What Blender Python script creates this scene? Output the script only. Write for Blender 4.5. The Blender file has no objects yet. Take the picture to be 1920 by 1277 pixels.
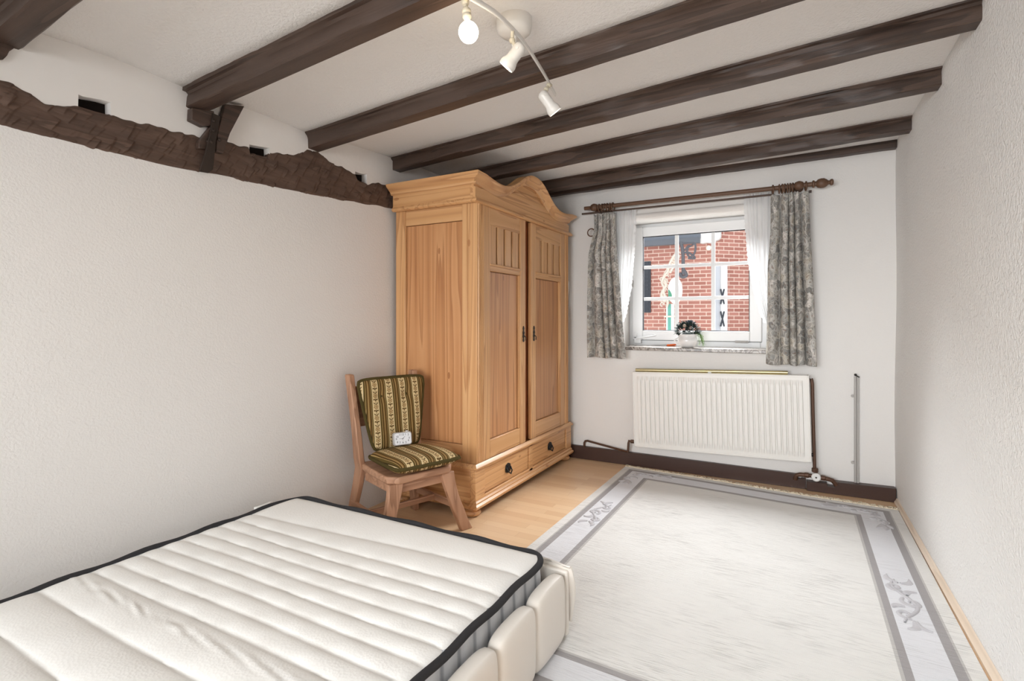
import bpy, bmesh, math, random
from math import sin, cos, pi, radians, sqrt, exp, floor
from mathutils import Vector, Matrix
random.seed(7)
C = bpy.context.scene.collection

# ------------------------------------------------------------------ survey of the photograph
F, HZ, CY, SY, H = 977.0, 598.0, 0.879, 0.477, 1.25     # focal length (px), eye line, yaw, eye height (m)
def ray(u, v):
    a = (u-960)/F
    return Vector((CY*a-SY, CY+SY*a, (HZ-v)/F))
EYE = Vector((0, 0, H))
def onx(u, v, X): r = ray(u, v); return EYE + r*(X/r.x)
def ony(u, v, Y): r = ray(u, v); return EYE + r*(Y/r.y)
def onz(u, v, Z): r = ray(u, v); return EYE + r*((Z-H)/r.z)
def at(u, v, d): return EYE + ray(u, v)*d

# ------------------------------------------------------------------ mesh helpers
class MB:
    def __init__(s): s.v = []; s.f = []; s.m = []; s.uv = {}
    def add(s, vs, fs, mi=0):
        b = len(s.v); s.v += [Vector(p) for p in vs]
        for f in fs: s.f.append(tuple(b+i for i in f)); s.m.append(mi)
        return b
    def box(s, x0, x1, y0, y1, z0, z1, mi=0):
        vs = [(x, y, z) for x in (x0, x1) for y in (y0, y1) for z in (z0, z1)]
        s.add(vs, [(0,1,3,2),(4,6,7,5),(0,4,5,1),(2,3,7,6),(0,2,6,4),(1,5,7,3)], mi)
    def hexa(s, b, t, mi=0):          # 4 bottom points, 4 top points
        s.add(list(b)+list(t), [(3,2,1,0),(4,5,6,7),(0,1,5,4),(1,2,6,5),(2,3,7,6),(3,0,4,7)], mi)
    def prism(s, poly, d, mi=0):      # polygon (3d points) pushed along d
        n = len(poly); d = Vector(d); p = [Vector(q) for q in poly]
        s.add(p+[q+d for q in p], [tuple(range(n))[::-1], tuple(range(n, 2*n))]+[(i,(i+1)%n,n+(i+1)%n,n+i) for i in range(n)], mi)
    def loft(s, rings, close=True, caps=True, mi=0):
        n = len(rings[0]); vs = [p for r in rings for p in r]; fs = []
        for i in range(len(rings)-1):
            for j in range(n if close else n-1):
                k = (j+1) % n
                fs.append((i*n+j, i*n+k, (i+1)*n+k, (i+1)*n+j))
        if caps and close:
            fs.append(tuple(range(n))[::-1]); fs.append(tuple((len(rings)-1)*n+j for j in range(n)))
        s.add(vs, fs, mi)
    def tube(s, pts, r, n=10, mi=0, closed=False, flat=1.0):
        pts = [Vector(p) for p in pts]; m = len(pts)
        rs = r if isinstance(r, (list, tuple)) else [r]*m
        rings = []; up = None
        for i in range(m):
            if closed: t = (pts[(i+1)%m]-pts[i-1]).normalized()
            else: t = (pts[min(i+1,m-1)]-pts[max(i-1,0)]).normalized()
            if up is None:
                up = Vector((0,0,1)) if abs(t.z) < .9 else Vector((1,0,0))
            sd = t.cross(up).normalized(); up = sd.cross(t).normalized()
            rings.append([pts[i]+(sd*cos(2*pi*k/n)*flat+up*sin(2*pi*k/n))*rs[i] for k in range(n)])
        if closed: rings.append(rings[0]); s.loft(rings, True, False, mi)
        else: s.loft(rings, True, True, mi)
    def lathe(s, c, prof, axis=(0,0,1), n=20, mi=0, caps=True):
        ax = Vector(axis).normalized(); a = ax.orthogonal().normalized(); b = ax.cross(a); c = Vector(c)
        s.loft([[c+ax*h+(a*cos(2*pi*k/n)+b*sin(2*pi*k/n))*max(r, 1e-5) for k in range(n)] for r, h in prof], True, caps, mi)
    def ball(s, c, r, n=14, mi=0, sq=1.0):
        s.lathe(c, [(r*sin(pi*i/n), -r*sq*cos(pi*i/n)) for i in range(n+1)], n=n+4, mi=mi, caps=False)
    def grid(s, fn, nu, nv, mi=0, uv=None):
        b = len(s.v)
        for j in range(nv+1):
            for i in range(nu+1):
                s.v.append(Vector(fn(i/nu, j/nv)))
                if uv: s.uv[len(s.v)-1] = uv(i/nu, j/nv)
        for j in range(nv):
            for i in range(nu):
                q = b+j*(nu+1)+i; s.f.append((q, q+1, q+nu+2, q+nu+1)); s.m.append(mi)

OFF = {}
def link(name, mb, mats, parent=None, smooth=40, bevel=0, world=True, base=None, solid=0, sub=0, bseg=2, fixn=True):
    me = bpy.data.meshes.new(name)
    if parent is not None: off = OFF.get(parent.name, Vector()) if world else Vector()
    elif base is not None: off = Vector(base)
    else: off = Vector()
    me.from_pydata([tuple(p-off) for p in mb.v], [], mb.f)
    for m in (mats if isinstance(mats, (list, tuple)) else [mats]): me.materials.append(m)
    me.polygons.foreach_set('material_index', mb.m)
    if mb.uv:
        l = me.uv_layers.new(name='UVMap')
        for lp in me.loops: l.data[lp.index].uv = mb.uv.get(lp.vertex_index, (0, 0))
    if fixn:
        bm = bmesh.new(); bm.from_mesh(me); bmesh.ops.recalc_face_normals(bm, faces=bm.faces); bm.to_mesh(me); bm.free()
    if smooth:
        me.polygons.foreach_set('use_smooth', [True]*len(me.polygons)); me.set_sharp_from_angle(angle=radians(smooth))
    o = bpy.data.objects.new(name, me); C.objects.link(o)
    if parent is not None: o.parent = parent; OFF[o.name] = OFF.get(parent.name, Vector())
    else: o.location = off; OFF[o.name] = off
    if solid:
        md = o.modifiers.new('thick', 'SOLIDIFY'); md.thickness = solid; md.offset = 0
    if sub:
        md = o.modifiers.new('sub', 'SUBSURF'); md.levels = sub; md.render_levels = sub
    if bevel:
        md = o.modifiers.new('bev', 'BEVEL'); md.width = bevel; md.segments = bseg; md.limit_method = 'ANGLE'; md.angle_limit = radians(35)
        md.harden_normals = False
    return o
def islands(mb):
    par = list(range(len(mb.v)))
    def find(a):
        while par[a] != a: par[a] = par[par[a]]; a = par[a]
        return a
    for f in mb.f:
        for i in f[1:]: par[find(i)] = find(f[0])
    out = {}
    for f, m in zip(mb.f, mb.m): out.setdefault(find(f[0]), []).append((f, m))
    res = []
    for fs in out.values():
        q = MB(); idx = {}
        for f, m in fs:
            for i in f:
                if i not in idx: idx[i] = len(q.v); q.v.append(mb.v[i])
            q.f.append(tuple(idx[i] for i in f)); q.m.append(m)
        res.append(q)
    return res
def link_each(name, mb, *a, **k): return [link(name, q, *a, **k) for q in islands(mb)]
def tag(o, label=None, cat=None, group=None, kind=None):
    if label: o['label'] = label
    if cat: o['category'] = cat
    if group: o['group'] = group
    if kind: o['kind'] = kind
    return o
def thing(name, label, cat, loc=(0,0,0), rot=(0,0,0), group=None):
    o = bpy.data.objects.new(name, None); C.objects.link(o); o.location = loc; o.rotation_euler = rot
    o.empty_display_size = .1
    OFF[o.name] = Vector(loc)
    return tag(o, label, cat, group)
def struct(name, mb, m, **k): return tag(link(name, mb, m, **k), kind='structure')

# ------------------------------------------------------------------ material helpers
def lin(c):
    c /= 255.0
    return c/12.92 if c <= .04045 else ((c+.055)/1.055)**2.4
def col(r, g, b): return (lin(r), lin(g), lin(b), 1)
class NT:
    def __init__(s, name, rough=.6, spec=.4, base=None, metal=0):
        s.m = bpy.data.materials.new(name); s.m.use_nodes = True; s.t = s.m.node_tree
        s.b = s.t.nodes['Principled BSDF']
        s.b.inputs['Roughness'].default_value = rough; s.b.inputs['Specular IOR Level'].default_value = spec
        s.b.inputs['Metallic'].default_value = metal
        if base: s.b.inputs['Base Color'].default_value = base
    def n(s, ty, **k):
        nd = s.t.nodes.new(ty)
        for a, v in k.items(): setattr(nd, a, v)
        return nd
    def l(s, a, b): s.t.links.new(a, b)
    def val(s, sock, x):
        if isinstance(x, (int, float)): sock.default_value = x
        elif isinstance(x, tuple): sock.default_value = x
        else: s.l(x, sock)
    def math(s, op, a, b=0.0, c=0.0):
        nd = s.n('ShaderNodeMath', operation=op)
        for i, x in enumerate((a, b, c)): s.val(nd.inputs[i], x)
        return nd.outputs[0]
    def coords(s, kind='Object', scale=(1,1,1), rot=(0,0,0), loc=(0,0,0)):
        tc = s.n('ShaderNodeTexCoord'); mp = s.n('ShaderNodeMapping')
        mp.inputs['Scale'].default_value = scale; mp.inputs['Rotation'].default_value = rot; mp.inputs['Location'].default_value = loc
        s.l(tc.outputs[kind], mp.inputs['Vector']); return mp.outputs[0]
    def noise(s, vec, scale=5, detail=3, rough=.5, dist=0):
        nd = s.n('ShaderNodeTexNoise'); s.l(vec, nd.inputs['Vector'])
        nd.inputs['Scale'].default_value = scale; nd.inputs['Detail'].default_value = detail
        nd.inputs['Roughness'].default_value = rough; nd.inputs['Distortion'].default_value = dist
        return nd.outputs[0]
    def ramp(s, f, stops, interp='LINEAR'):
        nd = s.n('ShaderNodeValToRGB'); nd.color_ramp.interpolation = interp; e = nd.color_ramp.elements
        while len(e) < len(stops): e.new(.5)
        for el, (p, c) in zip(e, stops): el.position = p; el.color = c
        s.val(nd.inputs[0], f); return nd.outputs[0]
    def mix(s, f, a, b, mode='MIX'):
        nd = s.n('ShaderNodeMix', data_type='RGBA', blend_type=mode)
        s.val(nd.inputs[0], f); s.val(nd.inputs[6], a); s.val(nd.inputs[7], b); return nd.outputs[2]
    def color(s, c): s.val(s.b.inputs['Base Color'], c); return s
    def bump(s, h, strength=.3, dist=.005):
        nd = s.n('ShaderNodeBump'); nd.inputs['Strength'].default_value = strength; nd.inputs['Distance'].default_value = dist
        s.val(nd.inputs['Height'], h); s.l(nd.outputs[0], s.b.inputs['Normal']); return s
    def xyz(s, vec):
        nd = s.n('ShaderNodeSeparateXYZ'); s.l(vec, nd.inputs[0]); return nd.outputs
g1 = lambda v: (v, v, v, 1)
def plain(name, c, rough=.5, spec=.4, metal=0, bump=None):
    t = NT(name, rough, spec, c, metal)
    if bump: t.bump(t.noise(t.coords(), bump[0], 3), bump[1], bump[2])
    return t.m
def plaster(name, c, c2, scale=110, strength=.5, dist=.006):
    t = NT(name, .92, .15); v = t.coords()
    big = t.noise(v, 1.3, 3, .6)
    t.color(t.mix(t.math('MULTIPLY', big, .6), c, c2))
    t.bump(t.noise(v, scale, 2.5, .55, .4), strength, dist)
    return t.m
WALL = plaster('stippled_plaster', col(236,233,230), col(230,226,222), 105, .34, .005)
WALLR = plaster('coarse_stippled_plaster', col(237,236,234), col(231,229,226), 72, .95, .008)
CEIL = plaster('ceiling_texture', col(240,238,236), col(234,231,228), 75, .55, .007)
SMOOTH = plaster('smooth_plaster', col(238,234,230), col(230,225,220), 9, .3, .008)

def wood(name, axis, light, mid, dark, across=9.0, along=.30, rings=9.0, rough=.36, spec=.5, knots=True, bump=.15, contrast=1.0):
    t = NT(name, rough, spec)
    sc = [across]*3; sc['xyz'.index(axis)] = along
    v = t.coords('Object', tuple(sc))
    n = t.noise(v, 1.0, 2.5, .45, .25)
    ring = t.math('FRACT', t.math('MULTIPLY', n, rings))
    sc2 = [130]*3; sc2['xyz'.index(axis)] = 3
    fine = t.noise(t.coords('Object', tuple(sc2)), 1.0, 3, .6)
    cc = t.ramp(ring, [(0, light), (.62, mid), (.93, dark), (1, light)])
    cc = t.mix(t.math('MULTIPLY', fine, .55*contrast), cc, mid)
    cc = t.mix(t.math('MULTIPLY', t.noise(t.coords('Object', (1.1,1.1,1.1)), 1.6, 2), .55), cc, light)
    if knots:
        sk = [6]*3; sk['xyz'.index(axis)] = 2.6
        vo = t.n('ShaderNodeTexVoronoi'); t.l(t.coords('Object', tuple(sk)), vo.inputs['Vector']); vo.inputs['Scale'].default_value = 1
        k = t.math('LESS_THAN', vo.outputs['Distance'], .06)
        cc = t.mix(t.math('MULTIPLY', k, .6), cc, dark)
    t.color(cc); t.bump(fine, bump, .002)
    return t.m
PL, PM, PD = col(224,176,126), col(206,152,100), col(162,104,60)
PINE = {a: wood('waxed_pine_'+a, a, PL, PM, PD) for a in 'xyz'}
PANEL = wood('aged_pine_panel', 'z', col(212,158,110), col(190,130,82), col(146,88,48), 6.5, .22, 12, .36, .5)
RL, RM, RD = col(192,149,120), col(166,122,94), col(124,84,60)
RUST = {a: wood('limed_oak_'+a, a, RL, RM, RD, 14, .9, 5, .5, .35, False) for a in 'xyz'}
DL, DM, DD = col(88,70,60), col(66,51,44), col(40,32,28)
BEAM = {a: wood('dark_stained_oak_'+a, a, DL, DM, DD, 14, .5, 5, .48, .45, False, .6) for a in 'xy'}
HEWN = wood('hewn_dark_oak', 'y', col(106,84,72), col(84,66,57), col(64,51,44), 26, 4, 3, .58, .3, False, .7)
IRON = plain('dark_iron', col(62,52,46), .55, .5, .5, (60, .3, .002))
BLACKIRON = plain('black_iron', col(34,31,30), .45, .5, .4)
BROWNPAINT = plain('brown_gloss_paint', col(66,44,36), .4, .45, 0, (25, .2, .003))
RODWOOD = plain('brown_turned_wood', col(104,76,58), .45, .4, 0, (70, .2, .001))
WHITEP = plain('white_plastic', col(236,236,236), .35, .4)
WHITEM = plain('white_lacquer', col(228,224,218), .3, .5)
CREAMRAD = plain('radiator_enamel', col(236,233,228), .4, .4)
GREYPL = plain('grey_plastic', col(176,172,168), .5)
DARKGAP = plain('dark_seal', col(60,62,64), .7)
BRASS = plain('brushed_brass', col(206,192,150), .34, .5, .8)
COPPER = plain('brown_copper_pipe', col(92,66,52), .45, .5, .4)
LEATHER = plain('cream_leatherette', col(232,225,216), .45, .35, 0, (260, .12, .001))
PIPING = plain('charcoal_binding', col(52,51,53), .8, .2, 0, (400, .4, .002))

def floor_mat():
    t = NT('beech_laminate', .33, .5); v = t.coords()
    br = t.n('ShaderNodeTexBrick'); t.l(v, br.inputs['Vector'])
    br.offset = .37; br.inputs['Scale'].default_value = 1; br.inputs['Brick Width'].default_value = .42; br.inputs['Row Height'].default_value = .066
    br.inputs['Mortar Size'].default_value = .0008; br.inputs['Mortar Smooth'].default_value = .1; br.inputs['Bias'].default_value = 0
    br.inputs['Color1'].default_value = col(236,205,168); br.inputs['Color2'].default_value = col(222,184,144); br.inputs['Mortar'].default_value = col(204,164,124)
    fine = t.noise(t.coords('Object', (4, 90, 4)), 1, 3)
    c = t.mix(t.math('MULTIPLY', fine, .3), br.outputs['Color'], col(220,182,140))
    t.color(c); return t.m
FLOOR = floor_mat()

# ------------------------------------------------------------------ the room
XL, XR, YB, YR = -2.47, .612, 4.4225, -1.3
BEAMS = [((-2.47,.725,2.224),(.62,.61,2.335)), ((-2.47,1.40,2.228),(.62,1.257,2.345)), ((-2.47,2.08,2.236),(.62,1.92,2.355)),
         ((-2.47,2.80,2.292),(.62,2.54,2.365)), ((-2.47,3.40,2.303),(.62,3.14,2.362)), ((-2.47,4.05,2.322),(.62,3.85,2.375))]
BH, BW = .095, .092
mb = MB(); mb.box(-2.7, .8, -1.5, 4.75, -.08, 0); struct('floor', mb, FLOOR)

# ceiling panels follow the beams (the old house sags towards the left)
def ceil_pts():
    L = [(-1.5, 2.30)]+[(b[0][1]+.045, b[0][2]+BH) for b in BEAMS]+[(4.8, 2.43)]
    R = [(-1.5, 2.42)]+[(b[1][1]+.045, b[1][2]+BH) for b in BEAMS]+[(4.8, 2.48)]
    return L, R
LP, RP = ceil_pts()
mb = MB(); NX = 24
def cz(i, f, s):
    a, b = (LP[i], LP[i+1]), (RP[i], RP[i+1])
    yl = a[0][0]+(a[1][0]-a[0][0])*f; zl = a[0][1]+(a[1][1]-a[0][1])*f
    yr = b[0][0]+(b[1][0]-b[0][0])*f; zr = b[0][1]+(b[1][1]-b[0][1])*f
    bulge = .012*sin(pi*f)*(1+.4*sin(7*s+i))
    return Vector((-2.55+(3.3)*s, yl+(yr-yl)*s, zl+(zr-zl)*s+bulge))
for i in range(len(LP)-1):
    mb.grid(lambda s, f: cz(i, f, s), NX, 6)
for p in list(mb.v): pass
b0 = len(mb.v)
struct('ceiling', mb, CEIL, smooth=60, solid=.03)

# right wall, slightly rippled
mb = MB()
mb.grid(lambda s, t: (XR+.004*sin(5*s+3*t)+.004*sin(11*s*t+2), -1.4+s*6.1, t*2.6), 60, 24)
mb.box(XR+.011, XR+.2, -1.4, 4.7, 0, 2.7)
struct('wall_right', mb, WALLR)

# back wall with the window opening
OX0, OX1, OZ0, OZ1, WT = -1.325, -.165, .985, 2.10, .36
mb = MB()
mb.box(-2.75, OX0, YB, YB+WT, 0, 2.6); mb.box(OX1, .82, YB, YB+WT, 0, 2.6)
mb.box(OX0, OX1, YB, YB+WT, 0, OZ0); mb.box(OX0, OX1, YB, YB+WT, OZ1, 2.6)
struct('wall_back', mb, WALL, smooth=0)
# rounded plaster bead over the opening
mb = MB(); mb.tube([(OX0, YB+.004, OZ1+.02), (OX1, YB+.004, OZ1+.02)], .028, 12); struct('trim_1', mb, SMOOTH)
# rear wall behind the camera with a large unseen window added to let in fill light
mb = MB()
mb.box(-2.75, -2.1, YR-.2, YR, 0, 2.6); mb.box(.4, .82, YR-.2, YR, 0, 2.6)
mb.box(-2.1, .4, YR-.2, YR, 0, .55); mb.box(-2.1, .4, YR-.2, YR, 2.15, 2.6)
struct('wall_rear', mb, WALL, smooth=0)
mb = MB()
for x in (-2.1, -.88, .34): mb.box(x, x+.06, YR-.12, YR-.06, .55, 2.15)
mb.box(-2.1, .4, YR-.12, YR-.06, .55, .61); mb.box(-2.1, .4, YR-.12, YR-.06, 2.09, 2.15)
struct('rear_fill_window', mb, WHITEP)

# left wall: plaster below and above a hewn timber
top_px = [(0,141),(34,158),(60,172),(86,188),(103,194),(120,196),(148,196),(180,206),(210,214),(250,222),(296,233),(335,243),(372,253),(423,260),(468,273),(469.5,285),(506.5,294),(508,283),(540,285),(564,286),(578,276),(590,277),(599,281),(612,293),(630,305),(650,313),(667.5,323),(669,335),(689,343),(700,342),(712,341),(728,345),(743,350),(752,358)]
bot_px = [(0,238),(50,251),(103,264),(170,281),(241,298),(310,315),(369,326),(416,332),(480,347),(537,358),(590,368),(640,376),(700,385),(760,396)]
def edge(px, X):
    pts = [onx(u, v, X) for u, v in px]
    return [(-1.4, pts[0].z+(-.02))]+[(p.y, p.z) for p in pts]+[(4.5, pts[-1].z+.02)]
TE, BE = edge(top_px, -2.46), edge(bot_px, -2.46)
def interp(E, y):
    for (a, za), (b, zb) in zip(E, E[1:]):
        if a <= y <= b: return za+(zb-za)*(y-a)/max(b-a, 1e-6)
    return E[-1][1]
def ceil_left(y):
    return interp([(p[0], p[1]) for p in LP], y)
HOLES = []
for q in ([(149,177),(208,191),(210,214),(150,196)], [(469.6,271),(507.5,277),(507,294.6),(470,286)], [(668,321.5),(686,325.6),(690,343),(669.4,336)]):
    ps = [onx(u, v, -2.46) for u, v in q]
    HOLES.append((min(p.y for p in ps), max(p.y for p in ps), ps[0].z, ps[1].z, ps[3].z, ps[2].z))
mb = MB(); mb.box(-2.75, -2.52, -1.4, 4.7, 0, 2.6); struct('wall_left', mb, SMOOTH)
ys = sorted(set([-1.4+i*.06 for i in range(100)]+[y for h in HOLES for y in (h[0]-.001, h[0]+.001, h[1]-.001, h[1]+.001)]))
mb = MB()
mb.grid(lambda s, t: (XL+.003*sin(9*s+4*t)+.003*sin(17*s-6*t), -1.4+6.0*s, t*(interp(BE, -1.4+6.0*s)+.012)), 90, 20)
for y0, y1 in ((-1.4, .6), (.6, 1.8), (1.8, 3.2), (3.2, 4.6)):
    mb.hexa([(XL-.052, y0, 0), (XL-.006, y0, 0), (XL-.006, y1, 0), (XL-.052, y1, 0)], [(XL-.052, y0, interp(BE, y0)), (XL-.006, y0, interp(BE, y0)), (XL-.006, y1, interp(BE, y1)), (XL-.052, y1, interp(BE, y1))])
struct('wall_left_lower', mb, WALL, smooth=60)
mb = MB(); fr = []
def plaster_low(y):
    z = interp(TE, y)-.02
    for h in HOLES:
        if h[0] <= y <= h[1]:
            f = (y-h[0])/(h[1]-h[0]); z = max(z, h[2]+(h[3]-h[2])*f+.004*sin(60*y))
    return z
secs = []
for y in ys:
    lo = plaster_low(y); hi = max(ceil_left(min(y, 4.5))+.03, lo+.02)
    nat = interp(TE, y)-.02; mid = min(nat+.13, hi-.005)
    secs.append([(XL, y, lo), (XL, y, max(mid, lo+.004)), (XL, y, hi), (XL-.06, y, hi), (XL-.06, y, lo)])
mb.loft([[Vector(p) for p in s] for s in secs])
struct('wall_left_upper', mb, SMOOTH, smooth=0)
# ceiling trims / skirting
def baseb(name, y0, pts, mat):
    mb = MB(); mb.prism([(x, y0, z) for x, z in pts], (0, YB-y0, 0)); return struct(name, mb, mat, bevel=.003)
xs = ony(1511, 900, 4.385).x; xn = ony(1492, 890, 4.385).x
baseb('baseboard_back', 4.385, [(-2.47, 0), (xs, 0), (xs, .078), (xs-.028, .078), (xs-.03, .072), (xn, .072), (xn, .103), (-2.47, .118)], BROWNPAINT)
x2 = ony(1551, 905, 4.36).x; x3 = ony(1566, 905, 4.36).x
baseb('trim_2', 4.355, [(xs+.004, 0), (.606, 0), (.606, .094), (x3, .088), (x3, .052), (x2, .052), (x2, .07), (xs+.004, .066)], BROWNPAINT)
mb = MB()
pr = [(0, 0), (-.018, 0), (-.02, .012), (-.012, .022), (-.008, .034), (0, .036)]
mb.loft([[Vector((XR+.004*sin(5*s)+.003+x, -1.3+s*5.64, z)) for x, z in pr] for s in [i/50 for i in range(51)]])
struct('baseboard_right', mb, wood('light_skirting', 'y', col(234,218,200), col(224,205,184), col(206,184,160), 10, .6, 5, .45, .35, False))

# ------------------------------------------------------------------ beams
BL = ['dark brown ceiling beam at the top left corner, nearest the viewer',
      'dark brown ceiling beam resting on the bracketed block, left of the bare bulb',
      'dark brown ceiling beam running behind the middle lamp head',
      'dark brown ceiling beam just beyond the last lamp head',
      'dark brown ceiling beam third from the window wall, over the wardrobe front corner',
      'dark brown ceiling beam second from the window wall, over the wardrobe pediment']
def beam(L, R, label, half=False):
    L, R = Vector(L), Vector(R)
    # cross-section (toward room depth y, height z) seen from the near bottom edge
    pr = [(0, .006), (.006, 0), (BW-.012, .0), (BW, .012), (BW-.002, .060), (BW+.006, .069), (BW+.018, .073), (BW+.02, BH-.003), (BW+.012, BH+.012),
          (-.014, BH+.012), (-.021, BH-.003), (-.017, .073), (-.004, .069), (.003, .060), (.001, .048)]
    n = 60; rings = []
    k = random.random()*9
    for i in range(n+1):
        s = i/n; p = L.lerp(R, s)
        ring = []
        for j, (y, z) in enumerate(pr):
            w = .0022*sin(s*23+j*1.7+k)+.0015*sin(s*57+j*2.3+k)+random.uniform(-.0012, .0012)
            ring.append(Vector((p.x, p.y+y+w, p.z+z+.8*w)))
        rings.append(ring)
    mb = MB(); mb.loft(rings)
    o = link('ceiling_beam', mb, BEAM['x'], smooth=28, base=tuple(L))
    return tag(o, label, 'beam', 'exposed ceiling beams', 'thing')
for (L, R), lb in zip(BEAMS, BL): beam(L, R, lb)
mb = MB(); n = 40; rings = []
for i in range(n+1):
    s = i/n; x = -2.47+3.08*s; z = 2.372+.046*s; w = random.uniform(-.002, .002)
    rings.append([Vector((x, 4.365+w, z+w)), Vector((x, YB+.02, z+w)), Vector((x, YB+.02, z+.09)), Vector((x, 4.36, z+.09)), Vector((x, 4.358, z+.05))])
mb.loft(rings)
tag(link('ceiling_beam', mb, BEAM['x'], smooth=28, base=(-2.47, 4.36, 2.37)), 'narrow dark brown ceiling beam flush against the window wall', 'beam', 'exposed ceiling beams', 'thing')

# hewn wall timber
rnd = {}
def rv(*k):
    if k not in rnd: rnd[k] = random.random()
    return rnd[k]
def hew(y, z):
    h = 0
    for q, (ang, sp, row) in enumerate(((.55, .066, .060), (.42, .105, .085), (.7, .05, .045))):
        rr_ = (z+.22*y)/row+.3*sin(7*y+q)+q*.4; r = floor(rr_); fr_ = rr_-r
        s = (y*cos(ang)-z*sin(ang))/sp+rv(q, r)*3
        i = floor(s); f = s-i; k = rv(q, r, i)
        if k > .28: h += (.015, .011, .008)[q]*((f/.92)**1.7 if f < .92 else (1-f)/.08)*(k-.2)*sin(pi*fr_)**.6
    return h+.0012*sin(13*y+9*z)
def hew_old(y, z):
    # adze facets: slanted scallops with a sharp drop
    h = 0
    for q, (ang, sp, row) in enumerate(((.62, .062, .055), (.5, .09, .08))):
        r = floor((z+.25*y)/row+.35*sin(9*y+q)); s = (y*cos(ang)-z*sin(ang))/sp+rv(q, r)*3
        i = floor(s); f = s-i
        h += (.0055 if q == 0 else .004)*(f**1.6)*(.25+.75*rv(q, r, i))
    return h
mb = MB()
NYT, NZT = 1150, 56
Y0, Y1 = -1.3, 4.42
def tim(s, t):
    # finer in the part one can see
    y = .6+(s*2.3)
    zt = interp(TE, y)+.0035*sin(41*y)+.0025*sin(97*y+1); zb = interp(BE, y)+.003*sin(29*y)
    z = zb+(zt-zb)*t
    e = min(t, 1-t); rnd_edge = .018*max(0, 1-e/.10)**2
    return (XL+.004+hew(y, z)*min(1, e/.12+.15)-rnd_edge, y, z)
mb.grid(tim, NYT, NZT)
b0 = len(mb.v)
for y0, y1 in ((-1.3, .6), (2.9, 4.42)):
    mb.hexa([(XL-.03, y0, interp(BE, y0)), (XL+.006, y0, interp(BE, y0)), (XL+.006, y1, interp(BE, y1)), (XL-.03, y1, interp(BE, y1))],
            [(XL-.03, y0, interp(TE, y0)), (XL+.006, y0, interp(TE, y0)), (XL+.006, y1, interp(TE, y1)), (XL-.03, y1, interp(TE, y1))])
wt = thing('wall_timber', 'rough hewn dark timber running along the left wall under the beam ends', 'timber', (XL, 1.8, 1.95))
wt['kind'] = 'thing'
link('hewn_face', mb, HEWN, wt, smooth=22)
mb = MB()
for (a, b_) in ((.6, 2.9),):
    n = 400
    mb.loft([[Vector((XL-.04, y, interp(BE, y)+.001)), Vector((XL-.006, y, interp(BE, y)+.001)), Vector((XL-.006, y, interp(TE, y)-.002)), Vector((XL-.04, y, interp(TE, y)-.002))] for y in [a+(b_-a)*i/n for i in range(n+1)]])
link('timber_core', mb, HEWN, wt, smooth=0)
mb = MB()
for h in HOLES: mb.box(XL-.05, XL-.046, h[0]-.01, h[1]+.01, min(h[4], h[5])-.05, max(h[2], h[3])+.01)
link_each('socket_shade_plate', mb, plain('socket_shade_black', col(30,24,21), .95, .1), wt)  # thin dark plates paint the shade inside the holes

# bracket under the second beam
def wallquad(px, X, d, name, mat, par, bevel=.003, label=None):
    mb = MB(); mb.prism([onx(u, v, X) for u, v in px], (d, 0, 0)); return link(name, mb, mat, par, bevel=bevel, smooth=30)
br = thing('beam_bracket', 'dark timber block, slanted board and riveted iron strap under a beam end', 'bracket', tuple(onx(400, 260, XL)))
wallquad([(349,206),(390,212),(391,238),(372,240),(348,228)], XL-.01, .05, 'bearing_block', BEAM['y'], br)
wallquad([(416,197),(452,201),(425,252),(412,290),(399,286),(402,250)], XL+.012, .028, 'slanted_board', BEAM['y'], br)
wallquad([(392,214),(397,240),(383,281),(366,280),(366,268),(388,240)], XL+.004, .03, 'wedge', BEAM['y'], br)
st = wallquad([(397,212),(412,219),(403,268),(398,318),(390,325),(372,322),(385,280),(394,240)], XL+.04, .008, 'iron_strap', IRON, br, .002)
for u, v in ((400,226),(399,244),(396,266)):
    mb = MB(); mb.lathe(onx(u, v, XL+.047), [(.010, 0), (.009, .005), (.004, .008), (0, .009)], (1,0,0), 10); link('rivet', mb, IRON, st)
for u, v in ((390,266),(411,262)):
    mb = MB(); mb.lathe(onx(u, v, XL+.039), [(.010, 0), (.009, .005), (.004, .008), (0, .009)], (1,0,0), 10); link('rivet', mb, IRON, br)
# post stub in the far left corner
mb = MB(); mb.prism([onx(u, v, XL-.02) for u, v in ((-60,70),(24,86),(19,95),(11,100),(7,108),(0,115),(-60,120))], (.032, 0, 0))
tag(link('post_stub', mb, BEAM['y'], bevel=.004, base=tuple(onx(0, 100, XL))), 'short dark timber stub with a ragged edge at the far left', 'timber')

# ------------------------------------------------------------------ wardrobe
WX, WB, WY0, WY1, WM = -1.765, -2.43, 2.79, 4.30, 3.515
wd = thing('wardrobe', 'tall waxed pine wardrobe with curved pediment, two doors and two drawers', 'wardrobe', (-2.1, 3.545, 0))
# carcass: corner posts and side frame
mb = MB()
mb.box(WX-.075, WX, WY0, WY0+.075, .31, 2.0)
mb.box(WX-.075, WX, WY1-.09, WY1, .31, 2.0)
mb.box(WB, WB+.085, WY0, WY0+.03, .31, 2.0)
mb.box(WX-.115, WX-.075, WY0, WY0+.03, .31, 2.0)
mb.box(WB, WB+.02, WY0+.03, WY1, .1, 2.0)
mb.box(WB, WX-.075, WY1-.03, WY1, .31, 2.0)
body = link('carcass', mb, PINE['z'], wd, bevel=.004)
mb = MB()
mb.box(WB+.085, WX-.115, WY0+.003, WY0+.028, 1.885, 2.0); mb.box(WB+.085, WX-.115, WY0+.003, WY0+.028, .31, .44)
link_each('side_rail', mb, PINE['x'], wd, bevel=.003)
mb = MB(); mb.box(WB+.0885, WX-.1185, WY0+.014, WY0+.03, .4435, 1.8815); link('side_panel', mb, PANEL, wd)
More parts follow.
